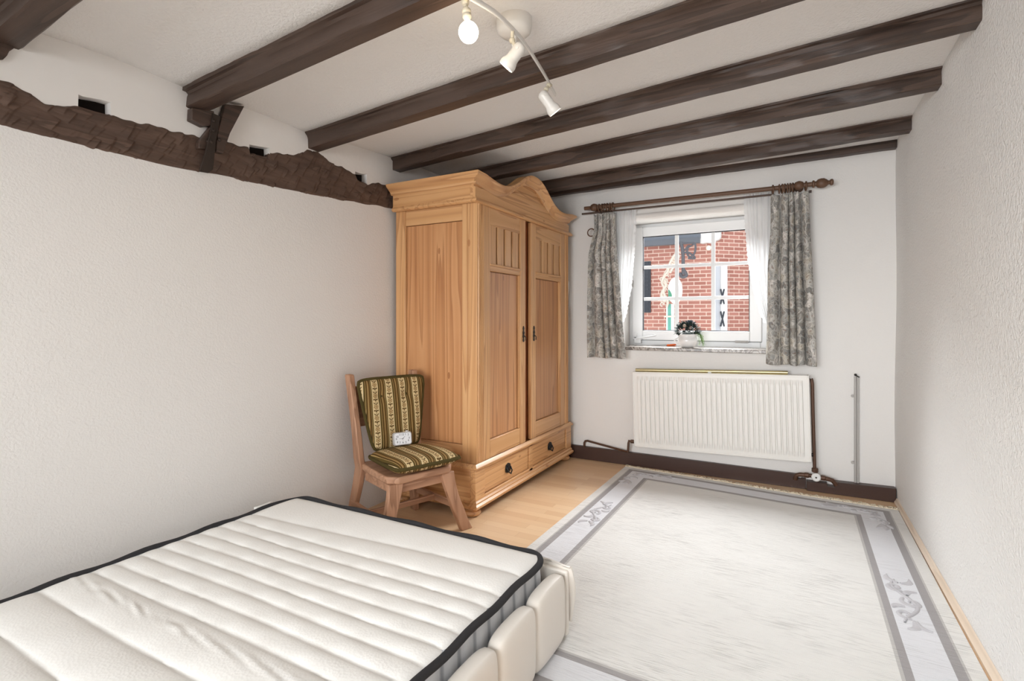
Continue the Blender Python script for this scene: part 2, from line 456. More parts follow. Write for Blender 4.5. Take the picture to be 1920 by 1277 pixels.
# reeded corner pilasters on the front
for y0 in (WY0+.008, WY1-.082):
    mb = MB()
    for k in range(4): mb.tube([(WX-.002, y0+.012+k*.017, .335), (WX-.002, y0+.012+k*.017, 1.985)], .008, 8)
    link('reeded_pilaster', mb, PINE['z'], wd)
# floor, top, mid post, inside
mb = MB(); mb.box(WB, WX-.03, WY0+.03, WY1-.03, .295, .325); mb.box(WB, WX-.03, WY0+.03, WY1-.03, 1.99, 2.01)
link_each('shelf', mb, PINE['y'], wd)
mb = MB(); mb.box(WX-.055, WX-.034, 3.455, 3.575, .325, 1.99); link('centre_post', mb, wood('reddish_pine', 'z', col(160,92,52), col(136,72,40), col(96,50,28)), wd, bevel=.004)
# doors
def door(y0, y1, hinge_left, lock_y):
    z0, z1 = .332, 1.985; x0, x1 = WX-.028, WX+.002
    w = .075 if hinge_left else .085
    mb = MB()
    yl, yr = y0+.082, y1-.086
    mb.box(x0, x1, y0, yl, z0, z1); mb.box(x0, x1, yr, y1, z0, z1)
    d = link('door', mb, PINE['z'], wd, bevel=.004)
    mb = MB()
    mb.box(x0, x1-.002, yl, yr, 1.87, z1); mb.box(x0, x1-.002, yl, yr, z0, .452); mb.box(x0, x1-.002, yl, yr, 1.566, 1.612)
    mb.box(x0, x1+.006, yl-.005, yr+.005, 1.60, 1.616)
    link_each('rail', mb, PINE['y'], d, bevel=.004)
    mb = MB(); mb.box(x0-.004, x0+.010, yl+.013, yr-.013, .4555, 1.5625); link('lower_panel', mb, PANEL, d)
    mb = MB(); mb.box(x0-.02, x0-.012, yl-.005, yr+.005, 1.60, 1.88); link('upper_backing', mb, wood('reddish_gap_shade', 'z', col(104,58,32), col(84,44,24), col(60,32,18)), d)  # backing wood coloured darker to paint the shade in the slat gaps
    n = 4; gap = .022; wid = (yr-yl-gap*n)/n
    for k in range(n):
        a = yl+k*(wid+gap)
        mb = MB(); mb.box(x0+.008, x1-.006, a, a+wid, 1.605, 1.875); link('slat', mb, PINE['z'], d, bevel=.003)
    # moulding bead around the panel
    mb = MB(); mb.box(x0+.008, x1-.006, yl, yl+.010, .452, 1.566); mb.box(x0+.008, x1-.006, yr-.010, yr, .452, 1.566); link_each('panel_bead', mb, PINE['z'], d, bevel=.004)
    # wrought lock plate
    mb = MB()
    zc = 1.135
    pts = [(.006,-.055),(.014,-.045),(.008,-.03),(.016,-.015),(.012,0),(.016,.015),(.008,.03),(.014,.045),(.004,.062),(-.004,.062),(-.014,.045),(-.008,.03),(-.016,.015),(-.012,0),(-.016,-.015),(-.008,-.03),(-.014,-.045),(-.006,-.055)]
    mb.prism([(x1, lock_y+a, zc+b) for a, b in pts], (.004, 0, 0))
    mb.lathe((x1+.004, lock_y, zc+.012), [(.009, 0), (.008, .004), (.003, .006)], (1,0,0), 10)
    mb.tube([(x1+.006, lock_y-.001, zc-.01), (x1+.02, lock_y-.001, zc-.02), (x1+.02, lock_y-.001, zc-.045)], .004, 8)
    link('lock_plate', mb, IRON, d, bevel=.001)
    return d
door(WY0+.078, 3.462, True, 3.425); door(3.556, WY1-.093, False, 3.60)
# base with drawers
mb = MB()
mb.box(WB, WX-.031, 2.757, 2.785, .10, .31)
bs = link('base', mb, PINE['x'], wd, bevel=.004)
mb = MB()
for y0, y1, z0, z1 in ((2.755, 2.865, .10, .31), (4.225, 4.335, .10, .31), (3.508, 3.562, .10, .31), (2.865, 4.225, .10, .122), (2.865, 4.225, .288, .31)):
    mb.box(WX-.03, WX+.012, y0, y1, z0, z1)
mb.box(WB, WX, 2.79, 4.33, .10, .112)
mb.box(WB, WX-.02, 4.31, 4.335, .10, .31)
link('drawer_frame', mb, PINE['y'], wd, bevel=.003)
mb = MB(); pts = [(0,.30),(.012,.30),(.022,.306),(.022,.316),(.012,.324),(.004,.334),(0,.334)]
def mould(pts, x_in=True):
    # runs along the left side, then the front, then the right side with mitred corners
    rings = []
    rings.append([Vector((WB, 2.765-a, z)) for a, z in pts])
    rings.append([Vector((WX+.004+a, 2.765-a, z)) for a, z in pts])
    rings.append([Vector((WX+.004+a, 4.325+a, z)) for a, z in pts])
    rings.append([Vector((WB, 4.325+a, z)) for a, z in pts])
    return rings
mb.loft(mould(pts), True, True); link('waist_moulding', mb, PINE['y'], wd, smooth=40)
mb = MB(); mb.loft(mould([(-.01,.055),(.02,.055),(.026,.062),(.026,.075),(.014,.085),(.016,.095),(.006,.107),(-.01,.107)])); link('foot_moulding', mb, PINE['y'], wd, smooth=40)
for y0, y1 in ((2.868, 3.505), (3.565, 4.222)):
    mb = MB(); mb.box(WX-.3, WX+.002, y0+.004, y1-.004, .125, .285); d = link('drawer', mb, PINE['y'], wd, bevel=.004)
    yc = (y0+y1)/2-.0; zc = .205
    mb = MB()
    mb.prism([(WX+.002, yc+a, zc+b) for a, b in ((-.035,-.02),(-.04,.0),(-.03,.03),(0,.04),(.03,.03),(.04,0),(.035,-.02),(0,-.03))], (.005, 0, 0))
    mb.lathe((WX+.006, yc, zc+.005), [(.014, 0), (.012, .008), (.004, .011)], (1,0,0), 10)
    mb.tube([(WX+.008, yc-.03, zc+.01), (WX+.024, yc-.024, zc-.015), (WX+.028, yc, zc-.032), (WX+.024, yc+.024, zc-.015), (WX+.008, yc+.03, zc+.01)], .005, 8)
    link('drawer_pull', mb, BLACKIRON, d, bevel=.001)
# bun feet
for x in (WX-.045, WB+.05):
    for y in (2.80, 4.29):
        mb = MB(); mb.lathe((x, y, 0), [(.03, 0), (.05, .006), (.058, .02), (.052, .034), (.036, .042), (.034, .048), (.042, .053), (.042, .062)], n=24); link('bun_foot', mb, PINE['x'], wd)
# frieze, tympanum and crown
mb = MB(); mb.loft(mould([(-.01,1.985),(.008,1.985),(.018,1.992),(.018,2.002),(.010,2.010),(.008,2.016),(-.01,2.016)])); link('frieze_moulding', mb, PINE['y'], wd)
mb = MB(); mb.box(WB, WX-.031, 2.759, 2.79, 2.01, 2.10); mb.box(WB, WX-.031, 4.26, 4.288, 2.01, 2.10); link_each('side_frieze', mb, PINE['x'], wd, bevel=.002)
def zt(y):
    d = abs(y-WM); return 2.125+.182*exp(-(d/.30)**2.4)+.036*exp(-((d-.80)/.20)**2)
def zf(y):
    d = abs(y-WM); return 2.075+.10*exp(-(d/.42)**2)
ysn = [2.757+i*(4.29-2.757)/80 for i in range(81)]
mb = MB()
mb.loft([[Vector((WX-.03, y, 2.008)), Vector((WX+.008, y, 2.008)), Vector((WX+.008, y, zf(y))), Vector((WX-.004, y, zf(y)+.004)), Vector((WX-.004, y, zt(y)-.02)), Vector((WX-.03, y, zt(y)-.02))] for y in ysn])
link('pediment', mb, PINE['y'], wd, smooth=35)
mb = MB()
crown = [(-.02,-.062),(.004,-.062),(.010,-.054),(.012,-.046),(.024,-.036),(.040,-.022),(.052,-.014),(.056,-.006),(.056,.004),(-.02,.004)]
def crown_ring(y, x, sidey=0, dy=0): return [Vector((x+a, y+sidey*max(a, -.0)*1.0+dy, zt(min(max(y, 2.757), 4.29))+b)) for a, b in crown]
rings = []
rings.append([Vector((WX+.008+a, 2.757-max(a, 0), zt(2.757)+b)) for a, b in crown])
for y in ysn[2:-2]: rings.append([Vector((WX+.008+a, y, zt(y)+b)) for a, b in crown])
rings.append([Vector((WX+.008+a, 4.29+max(a, 0), zt(4.29)+b)) for a, b in crown])
mb.loft(rings); link('crown_moulding', mb, PINE['y'], wd, smooth=35)
mb = MB()
z0 = zt(2.757)
mb.loft([[Vector((x+max(a, 0)*(1 if x > -2 else 0), 2.757-a, z0+b)) for a, b in crown] for x in (WB-.01, WX+.008)])
z0 = zt(4.29)
mb.loft([[Vector((x+max(a, 0)*(1 if x > -2 else 0), 4.29+a, z0+b)) for a, b in crown] for x in (WB-.01, WX+.008)])
link_each('side_cornice', mb, PINE['x'], wd, smooth=35)
mb = MB(); mb.box(WB, WX-.01, 2.76, 4.33, 2.10, 2.112); link('top_board', mb, PINE['y'], wd)
# white cloth peeking out behind the wardrobe
cl = MB()
p = ony(1066, 556, 4.40)
cl.grid(lambda s, t: (p.x-.06+.075*s*(1-.4*abs(t-.55))+.004*sin(9*t), 4.405+.010*sin(8*s+3*t), p.z+.14-.24*t), 8, 12)
clo = link('hanging_cloth', cl, plain('white_cotton', col(240,238,235), .9, .1), solid=.003, base=(p.x-.03, 4.37, p.z))
tag(clo, 'scrap of white cloth hanging on the wall, peeking out behind the wardrobe', 'cloth')

# ------------------------------------------------------------------ mattress and bed
MX0, MX1, MY0, MY1, MZ = -2.285, -.855, -.16, 1.862, .318
seams = [(-.16,-.16),(.02,.02),(.16,.16),(.31,.31),(.46,.46),(.62,.62),(.785,.785),(.945,.95),(1.022,1.035),(1.105,1.115),(1.18,1.195),(1.258,1.275),(1.334,1.353),(1.418,1.432),(1.498,1.514),(1.585,1.67),(1.862,1.862)]
rc = .085
def mat_h(x, y):
    s = (x-MX0)/(MX1-MX0)
    prev = None; h = 0
    for (a0, b0), (a1, b1) in zip(seams, seams[1:]):
        l0 = a0+(b0-a0)*s+.004*sin(5*x+a0*9); l1 = a1+(b1-a1)*s+.004*sin(5*x+a1*9)
        if l0 <= y <= l1:
            t = (y-l0)/(l1-l0); w = l1-l0
            h = min(.016, .085*w+.004)*(max(0, 4*t*(1-t)))**.5
            if .75 < a0 < .8:      # wrinkled cover in the wide channel
                e = exp(-((t-.62)/.12)**2)
                h += .004*e*(sin(70*x+25*sin(9*y+6*x))*.6+sin(150*y+30*x)*.5)
            h += .0016*sin(23*x+a0*50)*sin(pi*t)+.001*sin(61*x+a0*31)*sin(pi*t)
            break
    e = min(x-MX0, MX1-x, y-MY0, MY1-y)
    k = min(1, max(0, e)/.055)
    return MZ-.006+h*(k**.5)+.008*k**.5
def rr(s, t):
    # map the unit square onto a rectangle with rounded corners
    x = MX0+(MX1-MX0)*s; y = MY0+(MY1-MY0)*t
    cx = min(max(x, MX0+rc), MX1-rc); cy = min(max(y, MY0+rc), MY1-rc)
    dx, dy = x-cx, y-cy
    if dx and dy:
        m = max(abs(dx), abs(dy)); r = sqrt(dx*dx+dy*dy); dx, dy = dx*m/r, dy*m/r
    return cx+dx, cy+dy
def quilt_mat():
    t = NT('quilted_knit', .85, .2); v = t.coords()
    vo = t.n('ShaderNodeTexVoronoi'); t.l(v, vo.inputs['Vector']); vo.inputs['Scale'].default_value = 130
    t.color(t.mix(t.math('MULTIPLY', t.noise(v, 3, 3), .5), col(240,238,234), col(232,229,224)))
    t.bump(vo.outputs['Distance'], .16, .003); return t.m
def side_mat():
    t = NT('grey_mattress_border', .85, .2); x, y, z = t.xyz(t.coords())
    w = t.math('SINE', t.math('MULTIPLY', t.math('ADD', x, y), 75)); 
    c = t.ramp(t.math('MULTIPLY_ADD', w, .5, .5), [(0, col(150,152,156)), (.2, col(196,197,200)), (1, col(206,207,209))])
    t.color(c); t.bump(t.math('ADD', w, t.math('MULTIPLY', t.noise(t.coords(), 140, 2), .6)), .5, .004); return t.m
bed = thing('bed', 'low bed frame in cream leatherette with padded channel side panels', 'bed', (-1.57, .9, 0))
mt = thing('mattress', 'white channel-quilted mattress edged with charcoal binding on the low bed', 'mattress', (-1.57, .9, .14))
mb = MB()
mb.grid(lambda s, t: (*rr(s, t), mat_h(*rr(s, t))), 90, 330)
link('quilted_top', mb, quilt_mat(), mt, smooth=70)
def outline(d, z, n=10):
    P = []
    for cx, cy, a0 in ((MX1-rc, MY0+rc, -pi/2), (MX1-rc, MY1-rc, 0), (MX0+rc, MY1-rc, pi/2), (MX0+rc, MY0+rc, pi)):
        for k in range(n+1):
            a = a0+k*pi/2/n; P.append(Vector((cx+(rc+d)*cos(a), cy+(rc+d)*sin(a), z)))
    return P
def dens(P, step=.04):
    out = []
    for a, b in zip(P, P[1:]+P[:1]):
        m = max(1, int((b-a).length/step))
        out += [a.lerp(b, i/m) for i in range(m)]
    return out
mb = MB(); pp = dens(outline(.003, MZ))
mb.tube([p+Vector((0, 0, .004*sin(p.x*19+p.y*23))) for p in pp], .0125, 10, closed=True)
link('edge_binding', mb, PIPING, mt, smooth=60)
mb = MB(); mb.loft([dens(outline(d, z)) for d, z in ((-.02, .15), (.0, .16), (.006, .2), (.004, .26), (-.001, .30), (-.008, .318))]); link('border', mb, side_mat(), mt, smooth=60)
mb = MB()
q = onx(492, 948, -2.304)
mb.grid(lambda s, t: (-2.304+.002*sin(6*s), q.y-.045+.1*s, .24+t*.096), 6, 5)
link('woven_label', mb, plain('white_label', col(240,236,230), .8, .1), mt, solid=.002)
# bed panels: padded channels
def pad(mb, c, du, w, dn, th, z0, z1):
    """one padded panel: c centre of its foot, du along, dn outward"""
    du, dn = Vector(du), Vector(dn); N, K = 14, 16
    def fn(s, t):
        a = (s-.5)*2
        ph = t*pi*2
        return None
    rings = []
    for i in range(N+1):
        a = -1+2*i/N; e = (1-abs(a)**3.2)**.5
        ring = []
        for k in range(K*2):
            ang = 2*pi*k/(K*2)
            cu, cw = cos(ang), sin(ang)
            su = abs(cu)**.45*(1 if cu > 0 else -1); sw = abs(cw)**.45*(1 if cw > 0 else -1)
            hh = (z1-z0)/2; zc = (z0+z1)/2
            z = zc+sw*hh*(.94+.06*e)
            if sw > 0: z -= .02*(1-e)
            ring.append(Vector(c)+du*(a*w/2)+dn*(su*th/2*(.55+.45*e))+Vector((0, 0, z)))
        rings.append(ring)
    mb.loft(rings)
PWID = .257
y = 1.867
while y > -.25:
    for sx, xx in ((1, -.802), (-1, -2.345)):
        mb = MB(); pad(mb, (xx, y-PWID/2, 0), (0, 1, 0), PWID-.001, (sx, 0, 0), .074, .018, .278); link('padded_panel', mb, LEATHER, bed, smooth=70)
    y -= PWID
mb = MB(); mb.box(-2.37, -.775, 1.874, 1.90, .018, .272); mb.box(-2.37, -.775, -.36, -.33, .018, .28); link_each('end_board', mb, LEATHER, bed, bevel=.008, bseg=3)
mb = MB()
def flap(s, t):
    x = -.90+.132*s; yy = 1.89+.022*sin(pi*min(1, t*1.2)/2)+.006*sin(5*s+4*t)
    z = .287-.26*max(0, t-.12) + (.004 if t < .12 else 0) - .006*s
    return (x+.012*s*sin(4*t), yy+.012*s*t, z)
mb.grid(flap, 12, 16); link('folded_cover', mb, LEATHER, bed, smooth=70, solid=.008)
mb = MB(); mb.box(-2.33, -.84, -.32, 1.866, .09, .148); link('slatted_base', mb, wood('bed_slats', 'x', PL, PM, PD), bed)
for x in (-2.2, -1.0):
    for yy in (-.2, 1.72):
        mb = MB(); mb.box(x-.03, x+.03, yy-.03, yy+.03, .0145 if (x > -1.2 and yy > 1) else 0, .09); link('bed_leg', mb, BLACKIRON, bed)

# ------------------------------------------------------------------ rug
def rug_mat(name, c1, c2, groove=.5):
    t = NT(name, .95, .1); v = t.coords('Object', (9, 150, 9), (0, 0, .06))
    n = t.noise(v, 1.0, 3, .6)
    n2 = t.noise(t.coords('Object', (60, 220, 60)), 1, 2)
    g = t.ramp(n, [(.34, g1(0)), (.50, g1(1))])
    bl = t.noise(t.coords(), 1.8, 3)
    base = t.mix(bl, c1, c2)
    msk = t.ramp(t.noise(t.coords('Object', (3, 5, 3)), 1, 3), [(.42, g1(0)), (.62, g1(1))])
    fac = t.math('MULTIPLY', t.math('SUBTRACT', 1.0, g), t.math('MULTIPLY', msk, .75*groove))
    t.color(t.mix(fac, base, col(150,146,142)))
    hh = t.math('ADD', t.math('MULTIPLY', g, groove), t.math('MULTIPLY', n2, .6))
    t.bump(hh, .7, .005); return t.m
RUGM = [rug_mat('rug_field', col(232,230,227), col(222,220,216)), rug_mat('rug_dark_band', col(172,168,168), col(158,154,154), .5),
        rug_mat('rug_pale_band', col(226,226,229), col(216,216,220), .35), rug_mat('rug_motif', col(202,200,203), col(188,186,190), .2),
        rug_mat('rug_halo', col(200,197,194), col(190,187,184), .6)]
RNL, RNR, RFR, RFL = Vector((-1.285,1.56,0)), Vector((.583,1.50,0)), Vector((.588,4.15,0)), Vector((-1.252,4.30,0))
RW, RL_ = 1.86, 2.72
def rp(p, q, z):
    s, t = p/RW, q/RL_
    v = RNL*(1-s)*(1-t)+RNR*s*(1-t)+RFR*s*t+RFL*(1-s)*t
    return Vector((v.x, v.y, z+.0015*sin(9*s+5*t)))
bands = [0, .05, .058, .092, .222, .25, .262]
def brk(L): return bands+[L-b for b in reversed(bands)]
def mids(B, mx=.12):
    out = []
    for a, b in zip(B, B[1:]):
        k = max(1, int((b-a)/mx)); out += [a+(b-a)*i/k for i in range(k)]
    return out+[B[-1]]
PX, QX = mids(brk(RW)), [-.17, -.09]+mids(brk(RL_))
def region(p, q):
    d = min(p, RW-p, q, RL_-q)
    return 0 if d < .05 else 4 if d < .058 else 1 if d < .092 else 2 if d < .222 else 1 if d < .25 else 4 if d < .262 else 0
rz = {0: .0125, 1: .0105, 2: .0125, 4: .0115}
rug = thing('rug', 'large cream wool rug with grey border lines and floral scrolls on the wooden floor', 'rug', (-.35, 2.9, 0))
mb = MB()
for p0, p1 in zip(PX, PX[1:]):
    for q0, q1 in zip(QX, QX[1:]):
        r = region((p0+p1)/2, (q0+q1)/2)
        mb.add([rp(a, b, .012) for a, b in ((p0,q0),(p1,q0),(p1,q1),(p0,q1))], [(0,1,2,3)], r)
for (a, b) in (((0,-.17),(RW,-.17)),((RW,-.17),(RW,RL_)),((RW,RL_),(0,RL_)),((0,RL_),(0,-.17))):
    n = 20
    for i in range(n):
        f0, f1 = i/n, (i+1)/n
        pa = (a[0]+(b[0]-a[0])*f0, a[1]+(b[1]-a[1])*f0); pb = (a[0]+(b[0]-a[0])*f1, a[1]+(b[1]-a[1])*f1)
        mb.add([rp(*pa, .0), rp(*pb, .0), rp(*pb, .012), rp(*pa, .012)], [(0,1,2,3)], 0)
# carved motifs: raised scrolls and leaves
def ribbon(mb, pts, ws, z=.0175, mi=3):
    n = len(pts); L, R, Mi, L2, R2 = [], [], [], [], []
    for i in range(n):
        a = pts[max(i-1, 0)]; b = pts[min(i+1, n-1)]
        d = Vector((b[0]-a[0], b[1]-a[1])); d = d.normalized() if d.length else Vector((1, 0)); nn = Vector((-d.y, d.x))*ws[i]/2
        L.append(rp(pts[i][0]+nn.x, pts[i][1]+nn.y, .0122)); R.append(rp(pts[i][0]-nn.x, pts[i][1]-nn.y, .0122)); Mi.append(rp(*pts[i], z)); zz = .0122+(z-.0122)*.8
        L2.append(rp(pts[i][0]+nn.x*.6, pts[i][1]+nn.y*.6, zz)); R2.append(rp(pts[i][0]-nn.x*.6, pts[i][1]-nn.y*.6, zz))
    mb.add(L+L2+Mi+R2+R, [(q*n+i, q*n+i+1, (q+1)*n+i+1, (q+1)*n+i) for q in range(4) for i in range(n-1)], mi)
def leaf(mb, a, b, w, bend=0):
    a, b = Vector(a), Vector(b); d = b-a; nn = Vector((-d.y, d.x))
    pts = [tuple(a+d*t+nn*bend*sin(pi*t)) for t in [i/8 for i in range(9)]]
    ribbon(mb, pts, [w*max(.05, sin(pi*(.08+.92*i/8))**.8*(1-.25*i/8)) for i in range(9)])
def scroll(mb, c, r0, r1, a0, turns, w):
    n = int(18*abs(turns))+6
    pts = [(c[0]+(r0+(r1-r0)*i/n)*cos(a0+2*pi*turns*i/n), c[1]+(r0+(r1-r0)*i/n)*sin(a0+2*pi*turns*i/n)) for i in range(n+1)]
    ribbon(mb, pts, [w*(1-.5*i/n) for i in range(n+1)])
def motif(mb, O, T, S, k=1.0):
    """floral scroll: O origin, T along the band, S across (towards the field)"""
    O, T, S = Vector(O), Vector(T), Vector(S)
    P = lambda t, s: tuple(O+T*t*k+S*s)
    def sp(ts): return [P(t, s) for t, s in ts]
    st = [(-.19+.38*i/36, .034*sin(2*pi*i/36*1.15+.5)) for i in range(37)]
    ribbon(mb, sp(st), [.018*(.45+.55*sin(pi*i/36)) for i in range(37)])
    for (t, s, r, a0, tr, w) in ((-.115, .022, .036, -.6, 1.15, .022), (.005, -.020, .040, 2.4, -1.2, .024), (.12, .018, .034, -.4, 1.1, .020)):
        n = 34; pts = [(t+(r*(1-.82*i/n))*cos(a0+2*pi*tr*i/n), s+(r*(1-.82*i/n))*sin(a0+2*pi*tr*i/n)) for i in range(n+1)]
        ribbon(mb, sp(pts), [w*(.35+.65*sin(pi*min(1, .12+i/n))) for i in range(n+1)])
    for (a, b, w, bd) in (((-.165,.005),(-.235,.038),.036,.25), ((-.165,-.005),(-.225,-.045),.034,-.25), ((-.055,-.012),(-.10,-.056),.036,.3),
                      ((.055,.012),(.085,.058),.036,-.3), ((.165,.0),(.235,.032),.036,.25), ((.165,-.01),(.215,-.052),.034,-.25)):
        leaf(mb, P(*a), P(*b), w, bd)
BC = .157
motif(mb, (BC, 1.62), (0,1), (1,0), .95); motif(mb, (RW-BC, 1.36), (0,-1), (-1,0), 1.1)
def corner(mb, cx, cy, dx, dy):
    O = Vector((cx, cy))
    for T, S in ((Vector((dx,0)), Vector((0,dy))), (Vector((0,dy)), Vector((dx,0)))):
        P = lambda t, s: tuple(O+T*t+S*s)
        ribbon(mb, [P(.0+.26*i/20, .0+.03*sin(2*pi*i/20)) for i in range(21)], [.018]*21)
        for (t, s, r, a0, tr) in ((.07, .02, .03, 3, 1.1), (.17, -.015, .03, .5, -1.1)):
            n = 24; ribbon(mb, [P(t+r*(1-.7*i/n)*cos(a0+2*pi*tr*i/n), s+r*(1-.7*i/n)*sin(a0+2*pi*tr*i/n)) for i in range(n+1)], [.015]*(n+1))
        for a, b in (((.22,.0),(.31,.04)), ((.23,0),(.32,-.01)), ((.21,-.01),(.28,-.05)), ((.03,.01),(.01,.06)), ((.12,.02),(.15,.055))): leaf(mb, P(*a), P(*b), .044, .1)
corner(mb, BC-.03, RL_-BC+.03, 1, -1); corner(mb, RW-BC+.03, RL_-BC+.03, -1, -1)
link('pile', mb, RUGM, rug, smooth=65, fixn=False)
mb = MB()
for i in range(330):
    p = RW*(i+random.random())/330; a = rp(p, RL_-.002, .009)
    L = random.uniform(.035, .075); w = random.uniform(-.025, .025); cu = random.uniform(-.02, .02)
    pts = [a+Vector((w*t+cu*sin(pi*t), L*t, .004+.010*sin(pi*t)*random.random()-.010*t*t)) for t in (0, .35, .7, 1)]
    pts = [Vector((q.x, min(q.y, 4.352 if q.x > 0 else 4.378), max(q.z, .003))) for q in pts]
    mb.tube(pts, [.0042, .0038, .003, .0015], 5)
link('fringe', mb, plain('cotton_fringe', col(236,224,202), .95, .1), rug, smooth=60)

# ------------------------------------------------------------------ chair
CHX, CHY, CHR = -2.018, 2.404, radians(-110)
ch = thing('chair', 'rustic limed wooden chair with splayed legs standing beside the pine wardrobe', 'chair', (CHX, CHY, 0), (0, 0, CHR))
def clink(name, mb, mat, par=None, **k): return link(name, mb, mat, par or ch, world=False, **k)
SH = .395
mb = MB(); k = .05
out = [(-.215,.21-k),(-.215+k,.215),(.215-k,.215),(.215,.21-k),(.205,-.05),(.19,-.21),(-.19,-.21),(-.205,-.05)]
mb.prism([(x, y, SH-.04) for x, y in out], (0, 0, .04)); clink('seat', mb, RUST['x'], bevel=.010, bseg=3)
mb = MB()
for s in (-1, 1): mb.hexa([(s*.165-.01,-.17,SH-.10),(s*.165+.01,-.17,SH-.10),(s*.17+.01,.16,SH-.10),(s*.17-.01,.16,SH-.10)],[(s*.165-.01,-.17,SH-.04),(s*.165+.01,-.17,SH-.04),(s*.17+.01,.16,SH-.04),(s*.17-.01,.16,SH-.04)])
mb.box(-.17, .17, .15, .172, SH-.10, SH-.04); mb.box(-.16, .16, -.18, -.16, SH-.10, SH-.04)
clink('apron', mb, RUST['x'], bevel=.002)
def front_leg(s):
    mb = MB(); rings = []
    for i in range(17):
        t = i/16; z = (SH-.04)*(1-t)
        w = .046-.010*sin(pi*min(1, t*1.6))*(1 if t < .62 else .0)+.004*sin(2*pi*t)-.006*t
        cx = s*(.168+.115*t**1.35); cy = .176+.035*t
        th = .018
        rings.append([Vector((cx-w*.95, cy-th, z)), Vector((cx+w*.95, cy-th, z)), Vector((cx+w*.95, cy+th, z)), Vector((cx-w*.95, cy+th, z))])
    mb.loft(rings); return mb
for s in (1, -1): clink('leg', front_leg(s), RUST['z'], bevel=.005, smooth=50)
def back_leg(s):
    mb = MB(); rings = []
    pts = [(.242,-.275,0,.028),(.225,-.256,.12,.034),(.205,-.235,.25,.040),(.195,-.215,.36,.044),(.195,-.21,.42,.042),(.200,-.225,.55,.036),(.207,-.25,.70,.032),(.214,-.272,.82,.032),(.218,-.288,.905,.032),(.218,-.29,.915,.026)]
    for x, y, z, w in pts:
        th = .017
        x2 = x*s*(1 if z > .4 else .93)
        rings.append([Vector((x2-th, y-w, z)), Vector((x2+th, y-w, z)), Vector((x2+th, y+w, z)), Vector((x2-th, y+w, z))])
    mb.loft(rings); return mb
for s in (1, -1): clink('leg', back_leg(s), RUST['z'], bevel=.005, smooth=60)
mb = MB()
mb.hexa([(-.205,-.262,.60),(.205,-.262,.60),(.205,-.244,.60),(-.205,-.244,.60)],[(-.215,-.298,.84),(.215,-.298,.84),(.215,-.28,.84),(-.215,-.28,.84)])
clink('backrest', mb, RUST['x'], bevel=.004)
mb = MB()
for s in (1, -1):
    mb = MB(); mb.hexa([(s*.232-.01,.19,.125),(s*.232+.01,.19,.125),(s*.212+.01,-.265,.125),(s*.212-.01,-.265,.125)],[(s*.232-.01,.19,.165),(s*.232+.01,.19,.165),(s*.212+.01,-.265,.165),(s*.212-.01,-.265,.165)])
    clink('stretcher', mb, RUST['y'], bevel=.003)
mb = MB(); mb.box(-.22, .22, -.045, -.02, .13, .162); clink('stretcher', mb, RUST['x'], bevel=.003)

